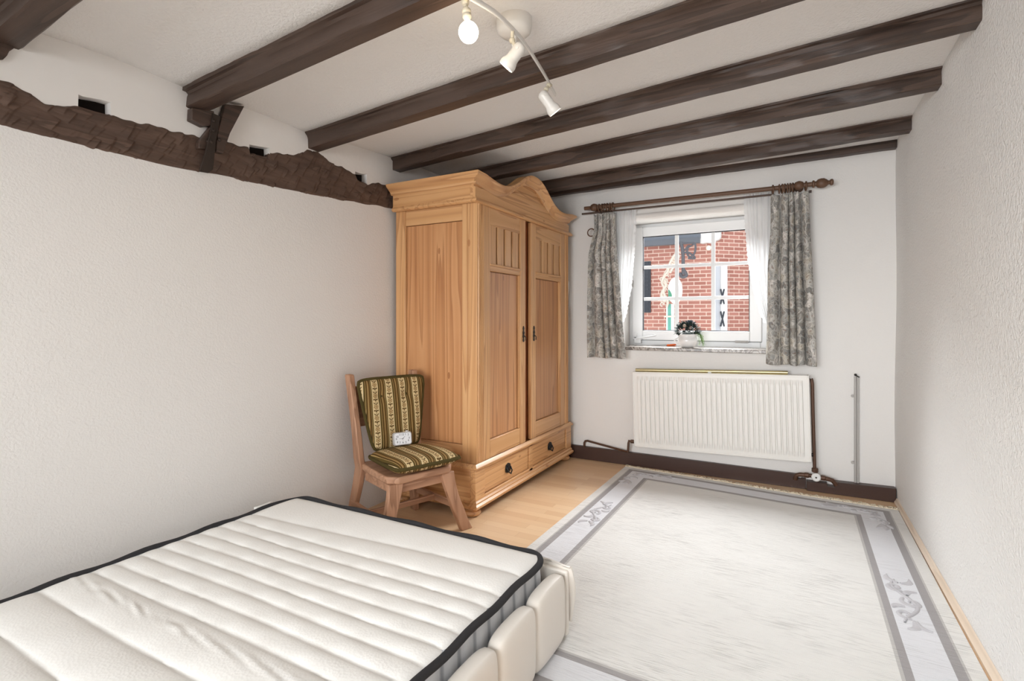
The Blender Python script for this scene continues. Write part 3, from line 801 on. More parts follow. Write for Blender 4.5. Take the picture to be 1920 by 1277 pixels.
# cushions: striped tapestry
def stripe_mat():
    t = NT('striped_tapestry', .85, .2)
    uv = t.n('ShaderNodeUVMap'); x, y, z = t.xyz(uv.outputs[0])
    per = .093
    f = t.math('FRACT', t.math('DIVIDE', x, per))
    OL, OD, BG, BR, CR = col(96,78,38), col(66,50,22), col(184,152,98), col(134,98,50), col(222,198,150)
    base = t.ramp(f, [(0, CR), (.46, OD), (.49, OL), (.57, BG), (.60, OD), (.66, BR), (.695, OD), (.715, BG), (.775, OD), (.80, BR), (.84, OD), (.90, BG), (.925, OL), (.975, OD), (.99, CR)], 'CONSTANT')
    s = t.math('MULTIPLY', t.math('SUBTRACT', f, .23), per)     # metres across the cream band
    q = t.math('MULTIPLY', t.math('SUBTRACT', t.math('FRACT', t.math('DIVIDE', t.math('ADD', y, t.math('MULTIPLY', t.math('FLOOR', t.math('DIVIDE', x, per)), .037)), .066)), .5), .066)
    band = t.math('LESS_THAN', t.math('ABSOLUTE', s), .0195)
    def dist(cx, cy, kx=1, ky=1, mirror=False):
        a = t.math('ABSOLUTE', s) if mirror else s
        dx = t.math('MULTIPLY', t.math('SUBTRACT', a, cx), kx); dy = t.math('MULTIPLY', t.math('SUBTRACT', q, cy), ky)
        return t.math('SQRT', t.math('ADD', t.math('MULTIPLY', dx, dx), t.math('MULTIPLY', dy, dy)))
    # rosette with lobed rim
    ang = t.math('ARCTAN2', q, s); d0 = dist(0, 0)
    rad = t.math('MULTIPLY_ADD', t.math('SINE', t.math('MULTIPLY', ang, 6)), .0022, .0125)
    ros = t.math('LESS_THAN', d0, rad)
    core = t.math('LESS_THAN', t.math('ABSOLUTE', t.math('SUBTRACT', d0, .0065)), .0014)
    ros = t.math('MULTIPLY', ros, t.math('SUBTRACT', 1.0, core))
    # a pair of leaves leaning out, and a bud on a stem
    yy = t.math('SUBTRACT', q, t.math('MULTIPLY', t.math('ABSOLUTE', s), .8))
    lf = t.math('LESS_THAN', t.math('ADD', t.math('MULTIPLY', t.math('ABSOLUTE', t.math('SUBTRACT', yy, .014)), 1.6), t.math('MULTIPLY', t.math('ABSOLUTE', t.math('SUBTRACT', t.math('ABSOLUTE', s), .008)), .9)), .0075)
    lf2 = t.math('LESS_THAN', dist(.009, -.022, 1, 1.6, True), .0065)
    bud = t.math('LESS_THAN', dist(0, -.026, 1.4, 1), .006)
    stem = t.math('MULTIPLY', t.math('LESS_THAN', t.math('ABSOLUTE', s), .0012), t.math('GREATER_THAN', d0, .012))
    alld = t.math('MAXIMUM', t.math('MAXIMUM', lf, lf2), t.math('MAXIMUM', bud, stem))
    c = t.mix(t.math('MULTIPLY', band, alld), base, col(104,78,44))
    c = t.mix(t.math('MULTIPLY', band, ros), c, col(150,114,70))
    weave = t.noise(uv.outputs[0], 700, 2)
    c = t.mix(t.math('MULTIPLY', weave, .25), c, OD)
    t.color(c); t.bump(weave, .4, .001); return t.m
STRIPE = stripe_mat(); WELT = plain('olive_plush_welt', col(88,76,44), .95, .1, 0, (320, 1.0, .006))
def cushion(name, label, wt, wb, hh, th, loc, rot, tufts=(), droop=0):
    """front face +z local, v axis +y"""
    root = thing(name, label, 'cushion', loc, rot)
    def P(s, t, side):
        w = wb+(wt-wb)*t; x = (s-.5)*w; y = (t-.5)*hh
        e = (1-abs(2*s-1)**4)*(1-abs(2*t-1)**4); z = side*th/2*max(e, 0)**.42
        # soften corners
        cx = abs(2*s-1)**6*abs(2*t-1)**6; x *= 1-.06*cx; y *= 1-.06*cx
        if side > 0:
            for (a, b) in tufts: z -= .016*exp(-(((x-a)**2+(y-b)**2)/.0012))
            z += .0012*sin(x*190)+.0015*sin(y*21+x*13)
        z += droop*(y/hh)
        return Vector((x, y, z))
    mb = MB(); uvf = lambda s, t: ((s-.5)*(wb+(wt-wb)*t)+.5+.0232, (t-.5)*hh+.5)
    mb.grid(lambda s, t: P(s, t, 1), 40, 40, uv=uvf); mb.grid(lambda s, t: P(s, t, -1), 20, 20, uv=uvf)
    link('cover', mb, STRIPE, root, world=False, smooth=80)
    mb = MB(); pts = []
    n = 22
    for s, t in [(i/n, 0) for i in range(n)]+[(1, i/n) for i in range(n)]+[(1-i/n, 1) for i in range(n)]+[(0, 1-i/n) for i in range(n)]: pts.append(P(s, t, .0)+Vector((0, 0, .001*sin(30*s+40*t))))
    mb.tube(pts, .0105, 8, closed=True); link('welt', mb, WELT, root, world=False)
    for a, b in tufts:
        mb = MB(); mb.ball((a, b, th/2-.018), .009, 8, 0, .6); link('tuft_button', mb, WELT, root, world=False)
    return root
RZ = Matrix.Rotation(CHR, 4, 'Z')
def cw(x, y, z): return Vector((CHX, CHY, 0))+RZ @ Vector((x, y, z))
# chair local +x is on the left of the picture; the cushion's own x must run the same way as seen from the front
def frame(xa, ya):
    xa = Vector(xa).normalized(); ya = Vector(ya).normalized(); za = xa.cross(ya).normalized(); ya = za.cross(xa)
    return (RZ.to_3x3() @ Matrix((xa, ya, za)).transposed()).to_euler()
cushion('back_cushion', 'striped olive and cream tapestry cushion upright against the chair back', .465, .31, .428, .055, tuple(cw(-.022, -.178, .674)), frame((-1, 0, 0), (0, -.155, 1)), ((-.085,.105),(.085,.105)))
sc_ = cushion('seat_cushion', 'striped olive and cream tapestry cushion lying flat on the chair seat', .39, .42, .385, .09, tuple(cw(-.014, .062, SH+.048)), frame((-1, 0, 0.0), (0, -1, 0)), ())

# alarm clock
clk_loc = cw(-.015, -.062, SH+.136)
xa, ya = Vector((-1, .22, 0)), Vector((.03, -.2, 1))
ck = thing('alarm_clock', 'small silver alarm clock with a white dial propped on the seat cushion', 'clock', tuple(clk_loc), frame(xa, ya))
CW_, CH_ = .112, .078
def rrect(w, h, r, z, n=6):
    P = []
    for cx, cy, a0 in ((w/2-r, -h/2+r, -pi/2), (w/2-r, h/2-r, 0), (-w/2+r, h/2-r, pi/2), (-w/2+r, -h/2+r, pi)):
        for k in range(n+1): a = a0+k*pi/2/n; P.append(Vector((cx+r*cos(a), cy+r*sin(a), z)))
    return P
SILVER = plain('silver_plastic', col(206,204,204), .3, .5, .25)
mb = MB(); mb.loft([rrect(CW_-.01, CH_-.01, .012, -.032), rrect(CW_, CH_, .014, -.026), rrect(CW_, CH_, .014, -.002), rrect(CW_-.003, CH_-.003, .013, .004), rrect(CW_-.008, CH_-.008, .011, .006), rrect(CW_-.013, CH_-.013, .009, .002)])
clink('case', mb, SILVER, ck, smooth=50)
mb = MB(); mb.loft([rrect(CW_-.013, CH_-.013, .009, .0015), rrect(CW_-.013, CH_-.013, .009, .0026)]); clink('dial', mb, plain('dial_white', col(240,240,244), .5), ck)
INK = plain('dial_ink', col(38,38,42), .6)
def text_mb(mb, s, x, y, size, z):
    cu = bpy.data.curves.new('t', 'FONT'); cu.body = s; cu.size = size; cu.align_x = 'CENTER'; cu.align_y = 'CENTER'; cu.extrude = .0003
    ob = bpy.data.objects.new('t', cu); C.objects.link(ob)
    dg = bpy.context.evaluated_depsgraph_get(); me = bpy.data.meshes.new_from_object(ob.evaluated_get(dg))
    mb.add([(v.co.x+x, v.co.y+y, v.co.z+z) for v in me.vertices], [tuple(p.vertices) for p in me.polygons])
    bpy.data.objects.remove(ob); bpy.data.meshes.remove(me); bpy.data.curves.remove(cu)
mb = MB(); hx, hy = .0405, .0232
for s, x, y in (('12',0,1),('1',.44,1),('2',.88,.86),('3',1,.0),('4',.86,-.62),('5',.46,-1),('6',0,-1),('7',-.46,-1),('8',-.86,-.8),('9',-1,-.05),('10',-.86,.55),('11',-.44,1)): text_mb(mb, s, x*hx*.97, y*hy, .0165, .0029)
clink('numerals', mb, INK, ck, smooth=0)
def hand(a, L, w, z, name):
    mb = MB(); d = Vector((sin(a), cos(a), 0)); n = Vector((d.y, -d.x, 0))
    mb.prism([d*-.006+n*w+Vector((0,0,z)), d*-.006-n*w+Vector((0,0,z)), d*L-n*w*.5+Vector((0,0,z)), d*L+n*w*.5+Vector((0,0,z))], (0,0,.0005)); clink(name, mb, INK, ck, smooth=0)
hand(radians(48), .019, .0012, .0032, 'hour_hand'); hand(radians(272), .0235, .0008, .0036, 'minute_hand'); hand(radians(180), .016, .0003, .004, 'alarm_hand')
mb = MB(); mb.lathe((.032, CH_/2-.002, -.012), [(.011, 0), (.011, .006), (.009, .008), (0, .008)], (0,1,0), 14); clink('snooze_button', mb, SILVER, ck)

# ------------------------------------------------------------------ window
w1 = thing('window_1', '', '', (-.76, 4.66, OZ0)); tag(w1, 'white framed casement window with nine panes above the radiator', 'window', None, 'structure')
GX0, GX1, GZ0, GZ1 = -1.198, -.324, 1.146, 1.986
SX0, SX1, SZ0, SZ1 = -1.288, -.234, 1.062, 2.068
def ringbox(mb, o, i, y0, y1):
    (a0, a1, c0, c1), (b0, b1, d0, d1) = o, i
    mb.box(a0, b0, y0, y1, c0, c1); mb.box(b1, a1, y0, y1, c0, c1); mb.box(b0, b1, y0, y1, c0, d0); mb.box(b0, b1, y0, y1, d1, c1)
mb = MB(); ringbox(mb, (OX0, OX1, 1.012, OZ1), (SX0+.012, SX1-.012, SZ0+.012, SZ1-.012), 4.69, 4.74); link('window_frame', mb, WHITEP, w1, bevel=.004)
mb = MB(); ringbox(mb, (SX0+.002, SX1-.002, SZ0-.004, SZ1+.004), (SX0+.014, SX1-.014, SZ0+.014, SZ1-.014), 4.684, 4.70); link('rubber_seal', mb, DARKGAP, w1)
mb = MB(); ringbox(mb, (SX0, SX1, SZ0, SZ1), (GX0, GX1, GZ0, GZ1), 4.655, 4.70); sash = link('sash', mb, WHITEP, w1, bevel=.006)
mb = MB(); ringbox(mb, (GX0-.002, GX1+.002, GZ0-.002, GZ1+.002), (GX0+.006, GX1-.006, GZ0+.006, GZ1-.006), 4.668, 4.69); link('glazing_seal', mb, DARKGAP, sash)
mv = [onx(0,0,1)]*0
for u in (1269, 1337.3):
    x = ony(u, 560, 4.68).x; mb = MB(); mb.box(x-.0155, x+.0155, 4.672, 4.692, GZ0, GZ1); link('glazing_bar', mb, WHITEP, sash, bevel=.003)
for v in (501.8, 560.8):
    z = ony(1210, v, 4.68).z; mb = MB(); mb.box(GX0, GX1, 4.674, 4.690, z-.0145, z+.0145); link('glazing_bar', mb, WHITEP, sash, bevel=.003)
gl = NT('window_glass', .02, .5); gl.b.inputs['Transmission Weight'].default_value = 1; gl.b.inputs['IOR'].default_value = 1.02
nt = gl.t; out = [n for n in nt.nodes if n.type == 'OUTPUT_MATERIAL'][0]
tr = nt.nodes.new('ShaderNodeBsdfTransparent'); gs = nt.nodes.new('ShaderNodeBsdfGlossy'); gs.inputs['Roughness'].default_value = 0
mx = nt.nodes.new('ShaderNodeMixShader'); mx.inputs[0].default_value = 0.0
nt.links.new(tr.outputs[0], mx.inputs[1]); nt.links.new(gs.outputs[0], mx.inputs[2]); nt.links.new(mx.outputs[0], out.inputs['Surface'])
gv = sorted([GX0]+[ony(u, 560, 4.68).x for u in (1269, 1337.3)]+[GX1]); gh = sorted([GZ0]+[ony(1210, v, 4.68).z for v in (501.8, 560.8)]+[GZ1])
for a, b in zip(gv, gv[1:]):
    for c, d in zip(gh, gh[1:]):
        mb = MB(); mb.box(a+.001, b-.001, 4.680, 4.684, c+.001, d-.001); link('pane', mb, gl.m, sash, smooth=0)
# stay lever in the lower left corner, hinges, latch
p = ony(1190, 634, 4.64)
mb = MB(); mb.box(p.x-.005, p.x+.055, 4.642, 4.658, p.z-.045, p.z+.012); mb.box(p.x-.005, p.x+.018, 4.642, 4.658, p.z, p.z+.045)
a = ony(1192, 635, 4.63); b = ony(1229, 629, 4.63)
mb.tube([a, b], [.010, .006], 8); link('stay_lever', mb, WHITEP, w1, bevel=.002)
p = ony(1186, 532, 4.65); mb = MB(); mb.lathe((p.x, p.y, p.z-.03), [(.009, 0), (.009, .06)], n=10); link('hinge', mb, GREYPL, w1)
a = ony(1378, 641, 4.64); mb = MB(); mb.box(a.x, a.x+.10, 4.637, 4.656, a.z-.008, a.z+.010); mb.box(a.x+.045, a.x+.09, 4.63, 4.645, a.z-.006, a.z+.008); link('latch_plate', mb, GREYPL, w1, bevel=.003)
# marble sill
def marble():
    t = NT('brown_marble', .22, .5); v = t.coords()
    n = t.noise(v, 14, 5, .65, 1.4)
    t.color(t.ramp(n, [(.3, col(78,70,66)), (.48, col(128,118,110)), (.55, col(186,178,170)), (.62, col(116,106,98)), (.8, col(90,82,78))])); return t.m
mb = MB(); mb.box(OX0-.0, OX1+.0, YB-.002, 4.69, .986, 1.014); mb.box(OX0+.045, OX1-.02, 4.365, YB, .986, 1.014); struct('windowsill', mb, marble(), bevel=.004)

# pot plant
pp_ = onz(1289, 651.5, 1.015)
pt = thing('potted_plant', 'white cup planter of grey-green foliage on the marble windowsill', 'plant', tuple(pp_))
POR = plain('white_glazed_ceramic', col(240,238,236), .15, .6)
mb = MB(); mb.lathe(pp_, [(.042, 0), (.05, .004), (.066, .02), (.077, .045), (.077, .066), (.071, .082), (.066, .09), (.070, .104), (.074, .110), (.069, .108), (.064, .094), (.06, .088), (0, .086)], n=32); pot = link('cup_pot', mb, POR, pt, smooth=60)
mb = MB(); rx = Vector((CY, SY, 0))
mb.tube([pp_-rx*(.066+.040*sin(t*pi))+Vector((0, 0, .088-.062*t)) for t in [i/14 for i in range(15)]], .0065, 8); link('handle', mb, POR, pot)
def leafmat(n, a, b):
    t = NT(n, .75, .08); t.color(t.mix(t.noise(t.coords(), 60, 2), a, b)); return t.m
GD, GL_, GR = leafmat('dark_foliage', col(40,50,46), col(78,90,86)), leafmat('light_foliage', col(92,122,72), col(142,166,112)), leafmat('grey_rosette', col(70,78,86), col(120,128,138))
mb = MB()
def leafq(mb, p, d, up, L, w):
    d = d.normalized(); sd = d.cross(up).normalized(); uu = sd.cross(d)
    pts = [(0,.15),(.35,1),(.7,.8),(1,.05)]
    Lp = [p+d*L*t+sd*w*k/2-uu*L*.25*t*t for t, k in pts]; Rp = [p+d*L*t-sd*w*k/2-uu*L*.25*t*t for t, k in pts]; Mp = [p+d*L*t+uu*(w*.12-L*.25*t*t) for t, k in pts]
    mb.add(Lp+Mp+Rp, [(i, i+1, 4+i+1, 4+i) for i in range(3)]+[(4+i, 4+i+1, 8+i+1, 8+i) for i in range(3)])
top = pp_+Vector((0, 0, .105))
for i in range(360):
    th = random.uniform(0, 2*pi); ph = random.uniform(-.1, 1.35)
    d = Vector((cos(th)*cos(ph), sin(th)*cos(ph), sin(ph)))
    p = top+Vector((d.x*.078, d.y*.065, .012+max(d.z, 0)*.075))
    leafq(mb, p, d+Vector((random.uniform(-.5,.5), random.uniform(-.5,.5), random.uniform(-.2,.4))), Vector((0,0,1)) if abs(d.z) < .9 else Vector((1,0,0)), random.uniform(.022,.042), random.uniform(.014,.024))
mb.lathe(top-Vector((0,0,.02)), [(.06, 0), (.055, .02), (.03, .035), (.01, .04)], n=14)
link('foliage', mb, GD, pt, smooth=0, fixn=False)
mb = MB(); rc_ = top+rx*.02+Vector((0, -.0, .085))
for q in range(4):
    for k in range(11):
        th = 2*pi*k/11+q*.5; el = .25+q*.33
        d = Vector((cos(th)*cos(el), sin(th)*cos(el), sin(el)))
        leafq(mb, rc_+d*.012, d, Vector((0, 0, 1)), .045-.006*q, .02)
link('rosette', mb, GR, pt, smooth=0, fixn=False)
for u, v, r in ((1283.5, 611, .0145), (1292.5, 614.5, .012)):
    c = at(u, v, 4.24); mb = MB(); mb.ball(c, r, 12); link('dried_pod', mb, leafmat('beige_pod', col(186,168,152), col(160,142,128)), pt, smooth=80)
mb = MB(); s0 = top+rx*.055
for i in range(14):
    e = random.uniform(-.6, .6); L = random.uniform(.05, .085)
    pts = [s0+rx*(L*t)+Vector((-SY*e*.05*t, CY*e*.05*t, .04*sin(pi*t*.8)-.10*t*t*random.uniform(.6,1.2))) for t in [k/6 for k in range(7)]]
    mb.tube(pts, .0012, 5)
    for q in pts[1:]:
        for _ in range(2): leafq(mb, q, Vector((random.uniform(-1,1), random.uniform(-1,1), random.uniform(-.6,.6))), Vector((0,0,1)), random.uniform(.014,.024), .007)
mb.tube([top+rx*.05+Vector((0,0,.01)), top+rx*.075+Vector((0,0,.055)), top+rx*.088+Vector((0,0,.072))], .0014, 5)
link('trailing_sprig', mb, GL_, pt, smooth=0, fixn=False)

# orange-handled pruning knife on the sill
a, m_, b = onz(1219, 648.2, 1.019), onz(1250, 647.5, 1.022), onz(1271, 646.2, 1.024)
kn = thing('garden_knife', 'orange handled tool with a thin grey blade on the sill beside the planter', 'tool', tuple(m_))
mb = MB(); d = (b-m_)
mb.tube([m_+d*t for t in (0, .1, .35, .65, .9, 1)], [.006, .009, .0075, .0085, .0085, .005], 10); link('handle', mb, plain('orange_plastic', col(240,104,30), .4), kn, smooth=60)
mb = MB(); sd = Vector((0, 0, 1)); nn = (m_-a).normalized().cross(sd)*.006
mb.prism([m_+nn, m_-nn, a-nn*.3, a+nn*.3], (0, 0, .006)); link('blade', mb, plain('steel_blade', col(150,150,152), .35, .5, .8), kn)

# ------------------------------------------------------------------ curtain pole, rings, curtains
CYP = 4.325; RZP = 2.219
pole = thing('curtain_pole', 'brown turned wooden curtain pole with a finial above the window', 'curtain pole', (-.7, CYP, RZP))
xl, xr = ony(1096, 391, CYP).x, ony(1524, 346, CYP).x
mb = MB(); mb.lathe((xl, CYP, RZP), [(.0165, 0), (.0165, xr-xl)], (1,0,0), 16); link('pole', mb, RODWOOD, pole)
mb = MB(); mb.lathe((xr-.005, CYP, RZP), [(.018,0),(.026,.004),(.026,.014),(.018,.018),(.018,.026),(.030,.036),(.035,.055),(.034,.075),(.024,.092),(.015,.100),(.014,.108),(.022,.114),(.023,.124),(.017,.132),(0,.134)], (1,0,0), 18); link('finial', mb, RODWOOD, pole)
for u in (1114, 1498):
    x = ony(u, 370, CYP).x
    mb = MB(); mb.lathe((x-.03, CYP, RZP), [(.018,0),(.026,.005),(.032,.02),(.034,.03),(.032,.04),(.026,.055),(.018,.06)], (1,0,0), 16); link('bead', mb, RODWOOD, pole)
    mb = MB(); mb.tube([(x, CYP, RZP), (x, YB, RZP)], .012, 10); mb.lathe((x, YB-.012, RZP), [(.03, 0), (.03, .012)], (0,1,0), 16); link('wall_bracket', mb, RODWOOD, pole)
tr_ = MB(); xa_ = ony(1091, 399, 4.37).x; tr_.box(xa_, ony(1450, 362, 4.37).x, 4.366, 4.376, 2.176, 2.190)
for x in (-1.5, .1): tr_.box(x-.008, x+.008, 4.37, YB, 2.178, 2.188)
tag(link('sheer_rail', tr_, plain('thin_brown_rail', col(84,64,52), .5), base=(-.8, 4.37, 2.18)), 'thin brown rail just below and behind the wooden curtain pole', 'curtain rail')

def floral():
    t = NT('floral_chintz', .9, .12); v = t.coords('UV', (1,1,1))
    nz = t.n('ShaderNodeTexNoise'); t.l(v, nz.inputs['Vector']); nz.inputs['Scale'].default_value = 11; nz.inputs['Detail'].default_value = 4
    wv = t.n('ShaderNodeVectorMath', operation='MULTIPLY_ADD'); t.l(nz.outputs['Color'], wv.inputs[0]); wv.inputs[1].default_value = (.11,.11,0); t.l(v, wv.inputs[2])
    vo = t.n('ShaderNodeTexVoronoi'); vo.voronoi_dimensions = '2D'; t.l(wv.outputs[0], vo.inputs['Vector']); vo.inputs['Scale'].default_value = 19
    ve = t.n('ShaderNodeTexVoronoi'); ve.voronoi_dimensions = '2D'; ve.feature = 'DISTANCE_TO_EDGE'; t.l(wv.outputs[0], ve.inputs['Vector']); ve.inputs['Scale'].default_value = 19
    r, gg, bb = t.xyz(vo.outputs['Color'])
    c = t.ramp(r, [(0, col(158,156,152)), (.2, col(196,194,188)), (.38, col(206,199,186)), (.55, col(178,176,172)), (.7, col(216,213,208)), (.85, col(142,141,139)), (.93, col(234,228,222))], 'CONSTANT')
    v2 = t.n('ShaderNodeTexVoronoi'); v2.voronoi_dimensions = '2D'; t.l(wv.outputs[0], v2.inputs['Vector']); v2.inputs['Scale'].default_value = 44
    r2, _g, _b = t.xyz(v2.outputs['Color'])
    c = t.mix(t.math('MULTIPLY', t.math('GREATER_THAN', r2, .55), .5), c, t.ramp(r2, [(.55, col(214,208,200)), (.75, col(160,150,138)), (.9, col(128,126,124))], 'CONSTANT'))
    # petals and veins
    rg = t.math('SINE', t.math('MULTIPLY', vo.outputs['Distance'], 17)); 
    c = t.mix(t.math('MULTIPLY', t.math('GREATER_THAN', rg, .55), .32), c, col(108,104,100))
    c = t.mix(t.math('MULTIPLY', t.math('LESS_THAN', vo.outputs['Distance'], .10), .6), c, col(150,120,104))
    c = t.mix(t.math('MULTIPLY', t.math('LESS_THAN', ve.outputs['Distance'], t.math('MULTIPLY', t.noise(v, 22, 2), .085)), .75), c, col(222,217,210))
    c = t.mix(t.math('MULTIPLY', t.noise(v, 60, 3), .3), c, col(140,136,130))
    t.color(c)
    out = [n for n in t.t.nodes if n.type == 'OUTPUT_MATERIAL'][0]
    tl = t.n('ShaderNodeBsdfTranslucent'); t.val(tl.inputs['Color'], c); mx = t.n('ShaderNodeMixShader'); mx.inputs[0].default_value = .12
    t.l(t.b.outputs[0], mx.inputs[1]); t.l(tl.outputs[0], mx.inputs[2]); t.l(mx.outputs[0], out.inputs['Surface'])
    return t.m
FLORAL = floral()
def sheer_mat():
    t = NT('white_voile', .9, .1, col(244,244,244))
    out = [n for n in t.t.nodes if n.type == 'OUTPUT_MATERIAL'][0]
    tl = t.n('ShaderNodeBsdfTranslucent'); tl.inputs['Color'].default_value = col(240,240,240); tp = t.n('ShaderNodeBsdfTransparent')
    m1 = t.n('ShaderNodeMixShader'); m1.inputs[0].default_value = .4; m2 = t.n('ShaderNodeMixShader'); m2.inputs[0].default_value = .1
    t.l(t.b.outputs[0], m1.inputs[1]); t.l(tl.outputs[0], m1.inputs[2]); t.l(m1.outputs[0], m2.inputs[1]); t.l(tp.outputs[0], m2.inputs[2]); t.l(m2.outputs[0], out.inputs['Surface'])
    return t.m
VOILE = sheer_mat()
def lerp_list(E, v):
    if v <= E[0][1]: return E[0][0]
    for (a, va), (b, vb) in zip(E, E[1:]):
        if va <= v <= vb: return a+(b-a)*(v-va)/(vb-va)
    return E[-1][0]
def curtain(name, label, cat, Lp, Rp, Y, n, amp, mat, group, width, head=True, seed=1, solid=.0015):
    """Lp/Rp: outline points on the plane Y, top to bottom"""
    L = [(ony(u, v, Y).x, -ony(u, v, Y).z) for u, v in Lp]; R = [(ony(u, v, Y).x, -ony(u, v, Y).z) for u, v in Rp]
    tz = -(L[0][1]+R[0][1])/2; bz = -(L[-1][1]+R[-1][1])/2
    rnd_ = random.Random(seed); ph = [rnd_.uniform(0, 6) for _ in range(8)]
    root = thing(name, label, cat, ((L[0][0]+R[0][0])/2, Y, tz), (0,0,0), group)
    def fn(s, t):
        z = tz+(bz-tz)*t
        l, r = lerp_list(L, -z), lerp_list(R, -z)
        a = amp*(.55+.45*min(1, t*3))
        w = 2*pi*n*(s+.05*sin(2*pi*s*1.3+ph[0]))
        f = sin(w+ph[1]+.5*sin(2.2*t+ph[2]))
        f2 = sin(w*2.1+ph[3])*.25*(1-t)
        x = l+(r-l)*(s+.028*cos(w+ph[1]))
        y = Y+a*(f+f2)+.004*sin(9*t+ph[4])
        if head and t < .05: y += .006*sin(w*2.7+ph[5])*(1-t/.05); z += .006*sin(w*1.9+ph[6])*(1-t/.05)
        return (x, y, z+.006*sin(w*.5+ph[7])*t)
    mb = MB(); Hh = abs(tz-bz)
    mb.grid(fn, 130, 90, uv=lambda s, t: (s*width, -t*Hh))
    link('cloth', mb, mat, root, smooth=80, solid=solid)
    return root, fn
def ringpart(par, c, tilt=0, flat=False, r=.031):
    mb = MB()
    pts = [Vector(c)+(Vector((sin(tilt)*cos(a), cos(tilt)*cos(a), sin(a)))*r if not flat else Vector((cos(a), .0, sin(a)))*r) for a in [2*pi*k/24 for k in range(24)]]
    mb.tube(pts, .0052, 8, closed=True); link('ring', mb, RODWOOD, par, smooth=60)
GRP = 'floral curtains at the window'
LC, lf = curtain('curtain', 'grey floral curtain on the left side of the window, next to the wardrobe', 'curtain',
  [(1115,404),(1116,430),(1105,478),(1103,545),(1103,671)], [(1152,398),(1155,470),(1161.5,545),(1167,610),(1173,671)], 4.314, 4.5, .028, FLORAL, GRP, .62, seed=3)
for u in (1124, 1129.5, 1134, 1139, 1144, 1149.5):
    x = ony(u, 385, CYP).x; ringpart(LC, (x, CYP, RZP-.009), random.uniform(-.25, .25))
p = ony(1108.5, 436, 4.33); ringpart(LC, p, flat=True, r=.033)
RC, rf = curtain('curtain', 'grey floral curtain on the right side of the window, above the pipe valve', 'curtain',
  [(1444,364),(1443.6,431),(1438,504),(1437,591),(1434.5,681)], [(1515,362),(1517.5,431),(1522,518),(1526,600),(1529.5,688)], 4.314, 5, .028, FLORAL, GRP, .75, seed=8)
for u in (1449, 1461, 1466.5, 1472, 1477, 1482, 1487, 1511):
    x = ony(u, 355, CYP).x; ringpart(RC, (x, CYP, RZP-.009), random.uniform(-.2, .2))
GRS = 'white sheer curtains at the window'
def lace(fn, edge, par):
    mb = MB()
    n = 60
    def f(s, t):
        e = Vector(fn(edge, t)); sg = -1 if edge == 0 else 1
        w = (.018+.006*abs(sin(t*n*1.4)))*s
        return (e.x+sg*w, e.y-.004*sin(t*n*1.6)*s-.004, e.z+.003*sin(t*n)*s)
    mb.grid(f, 4, 240); link('lace_edging', mb, VOILE, par, smooth=80)
SL, slf = curtain('sheer_curtain', 'white sheer panel behind the left floral curtain', 'sheer curtain',
  [(1149,394),(1152,470),(1154,540),(1158,605)], [(1190,391),(1187,460),(1181,540),(1171,590),(1166,605)], 4.384, 6, .010, VOILE, GRS, .5, seed=5, solid=0)
lace(slf, 1, SL)
SR, srf = curtain('sheer_curtain', 'white sheer panel in front of the right floral curtain, edge towards the panes', 'sheer curtain',
  [(1401,366),(1404,430),(1409,490),(1419,545),(1430,585),(1438,605)], [(1452,360),(1450,431),(1446,504),(1446,560),(1446,590),(1446,605)], 4.384, 6, .010, VOILE, GRS, .5, seed=6, solid=0)
SR['label'] = 'white sheer panel with lace edge, beside the right floral curtain'
SL['label'] = 'white sheer panel with lace edge, beside the left floral curtain'
lace(srf, 0, SR)

# ------------------------------------------------------------------ radiator and its pipes
rad = thing('radiator', 'long cream ribbed panel radiator hanging under the window', 'radiator', (-1.172, 4.30, .19), (0, -radians(1.55), 0))
RWD, RHT = 1.275, .616
mb = MB(); nr = 33; m0 = .035
def radf(s, t):
    x = s*RWD; z = t*RHT; d = 0
    if m0 < x < RWD-m0 and .03 < z < RHT-.03:
        k = (x-m0)/(RWD-2*m0)*nr; f = k-floor(k)
        e = min(1, (z-.03)/.035, (RHT-.03-z)/.035)
        d = -.011*e*max(0, 1-abs(f-.5)/.34)**.8 if abs(f-.5) < .34 else 0
    return (x, d*-1*0+(-.0)+(-.010+d*-.0) if False else -d*.0 - (.0 if d == 0 else -d), z)
xsr = [0, .5, 1-1e-6]
xs_ = [0.0]+[m0+(RWD-2*m0)*(k+f)/nr for k in range(nr) for f in (.0, .07, .12, .2, .5, .8, .88, .93)]+[RWD-m0, RWD]
zs_ = [0, .029, .032, .045, .06, .075]+[.1+(RHT-.2)*i/6 for i in range(7)]+[RHT-.075, RHT-.06, RHT-.045, RHT-.032, RHT-.029, RHT]
def rdep(x, z):
    if not (m0-1e-6 <= x < RWD-m0-1e-6 and .03 < z < RHT-.03): return 0
    f = ((x-m0)/(RWD-2*m0)*nr+1e-6) % 1
    e = min(1, (z-.03)/.04, (RHT-.03-z)/.04)
    return -.014*e*min(1, max(0, (.43-abs(f-.5))/.12))**.7
i0 = len(mb.v)
for z in zs_:
    for x in xs_: mb.v.append(Vector((x, rdep(x, z), z)))
nx_ = len(xs_)
for j in range(len(zs_)-1):
    for i in range(nx_-1):
        q = i0+j*nx_+i; mb.f.append((q, q+1, q+nx_+1, q+nx_)); mb.m.append(0)
def rlink(n, mb, m, **k): return link(n, mb, m, rad, world=False, **k)
rlink('front_panel', mb, CREAMRAD, smooth=60)
mb = MB()
mb.box(0, RWD, -.004, .012, -.004, .009); mb.box(0, RWD, -.004, .012, RHT-.009, RHT+.004); mb.box(-.004, .008, -.004, .06, -.004, RHT+.004); mb.box(RWD-.008, RWD+.004, -.004, .06, -.004, RHT+.004)
mb.box(.01, RWD-.01, .012, .06, .006, RHT-.004)
rlink('casing', mb, CREAMRAD, bevel=.003)
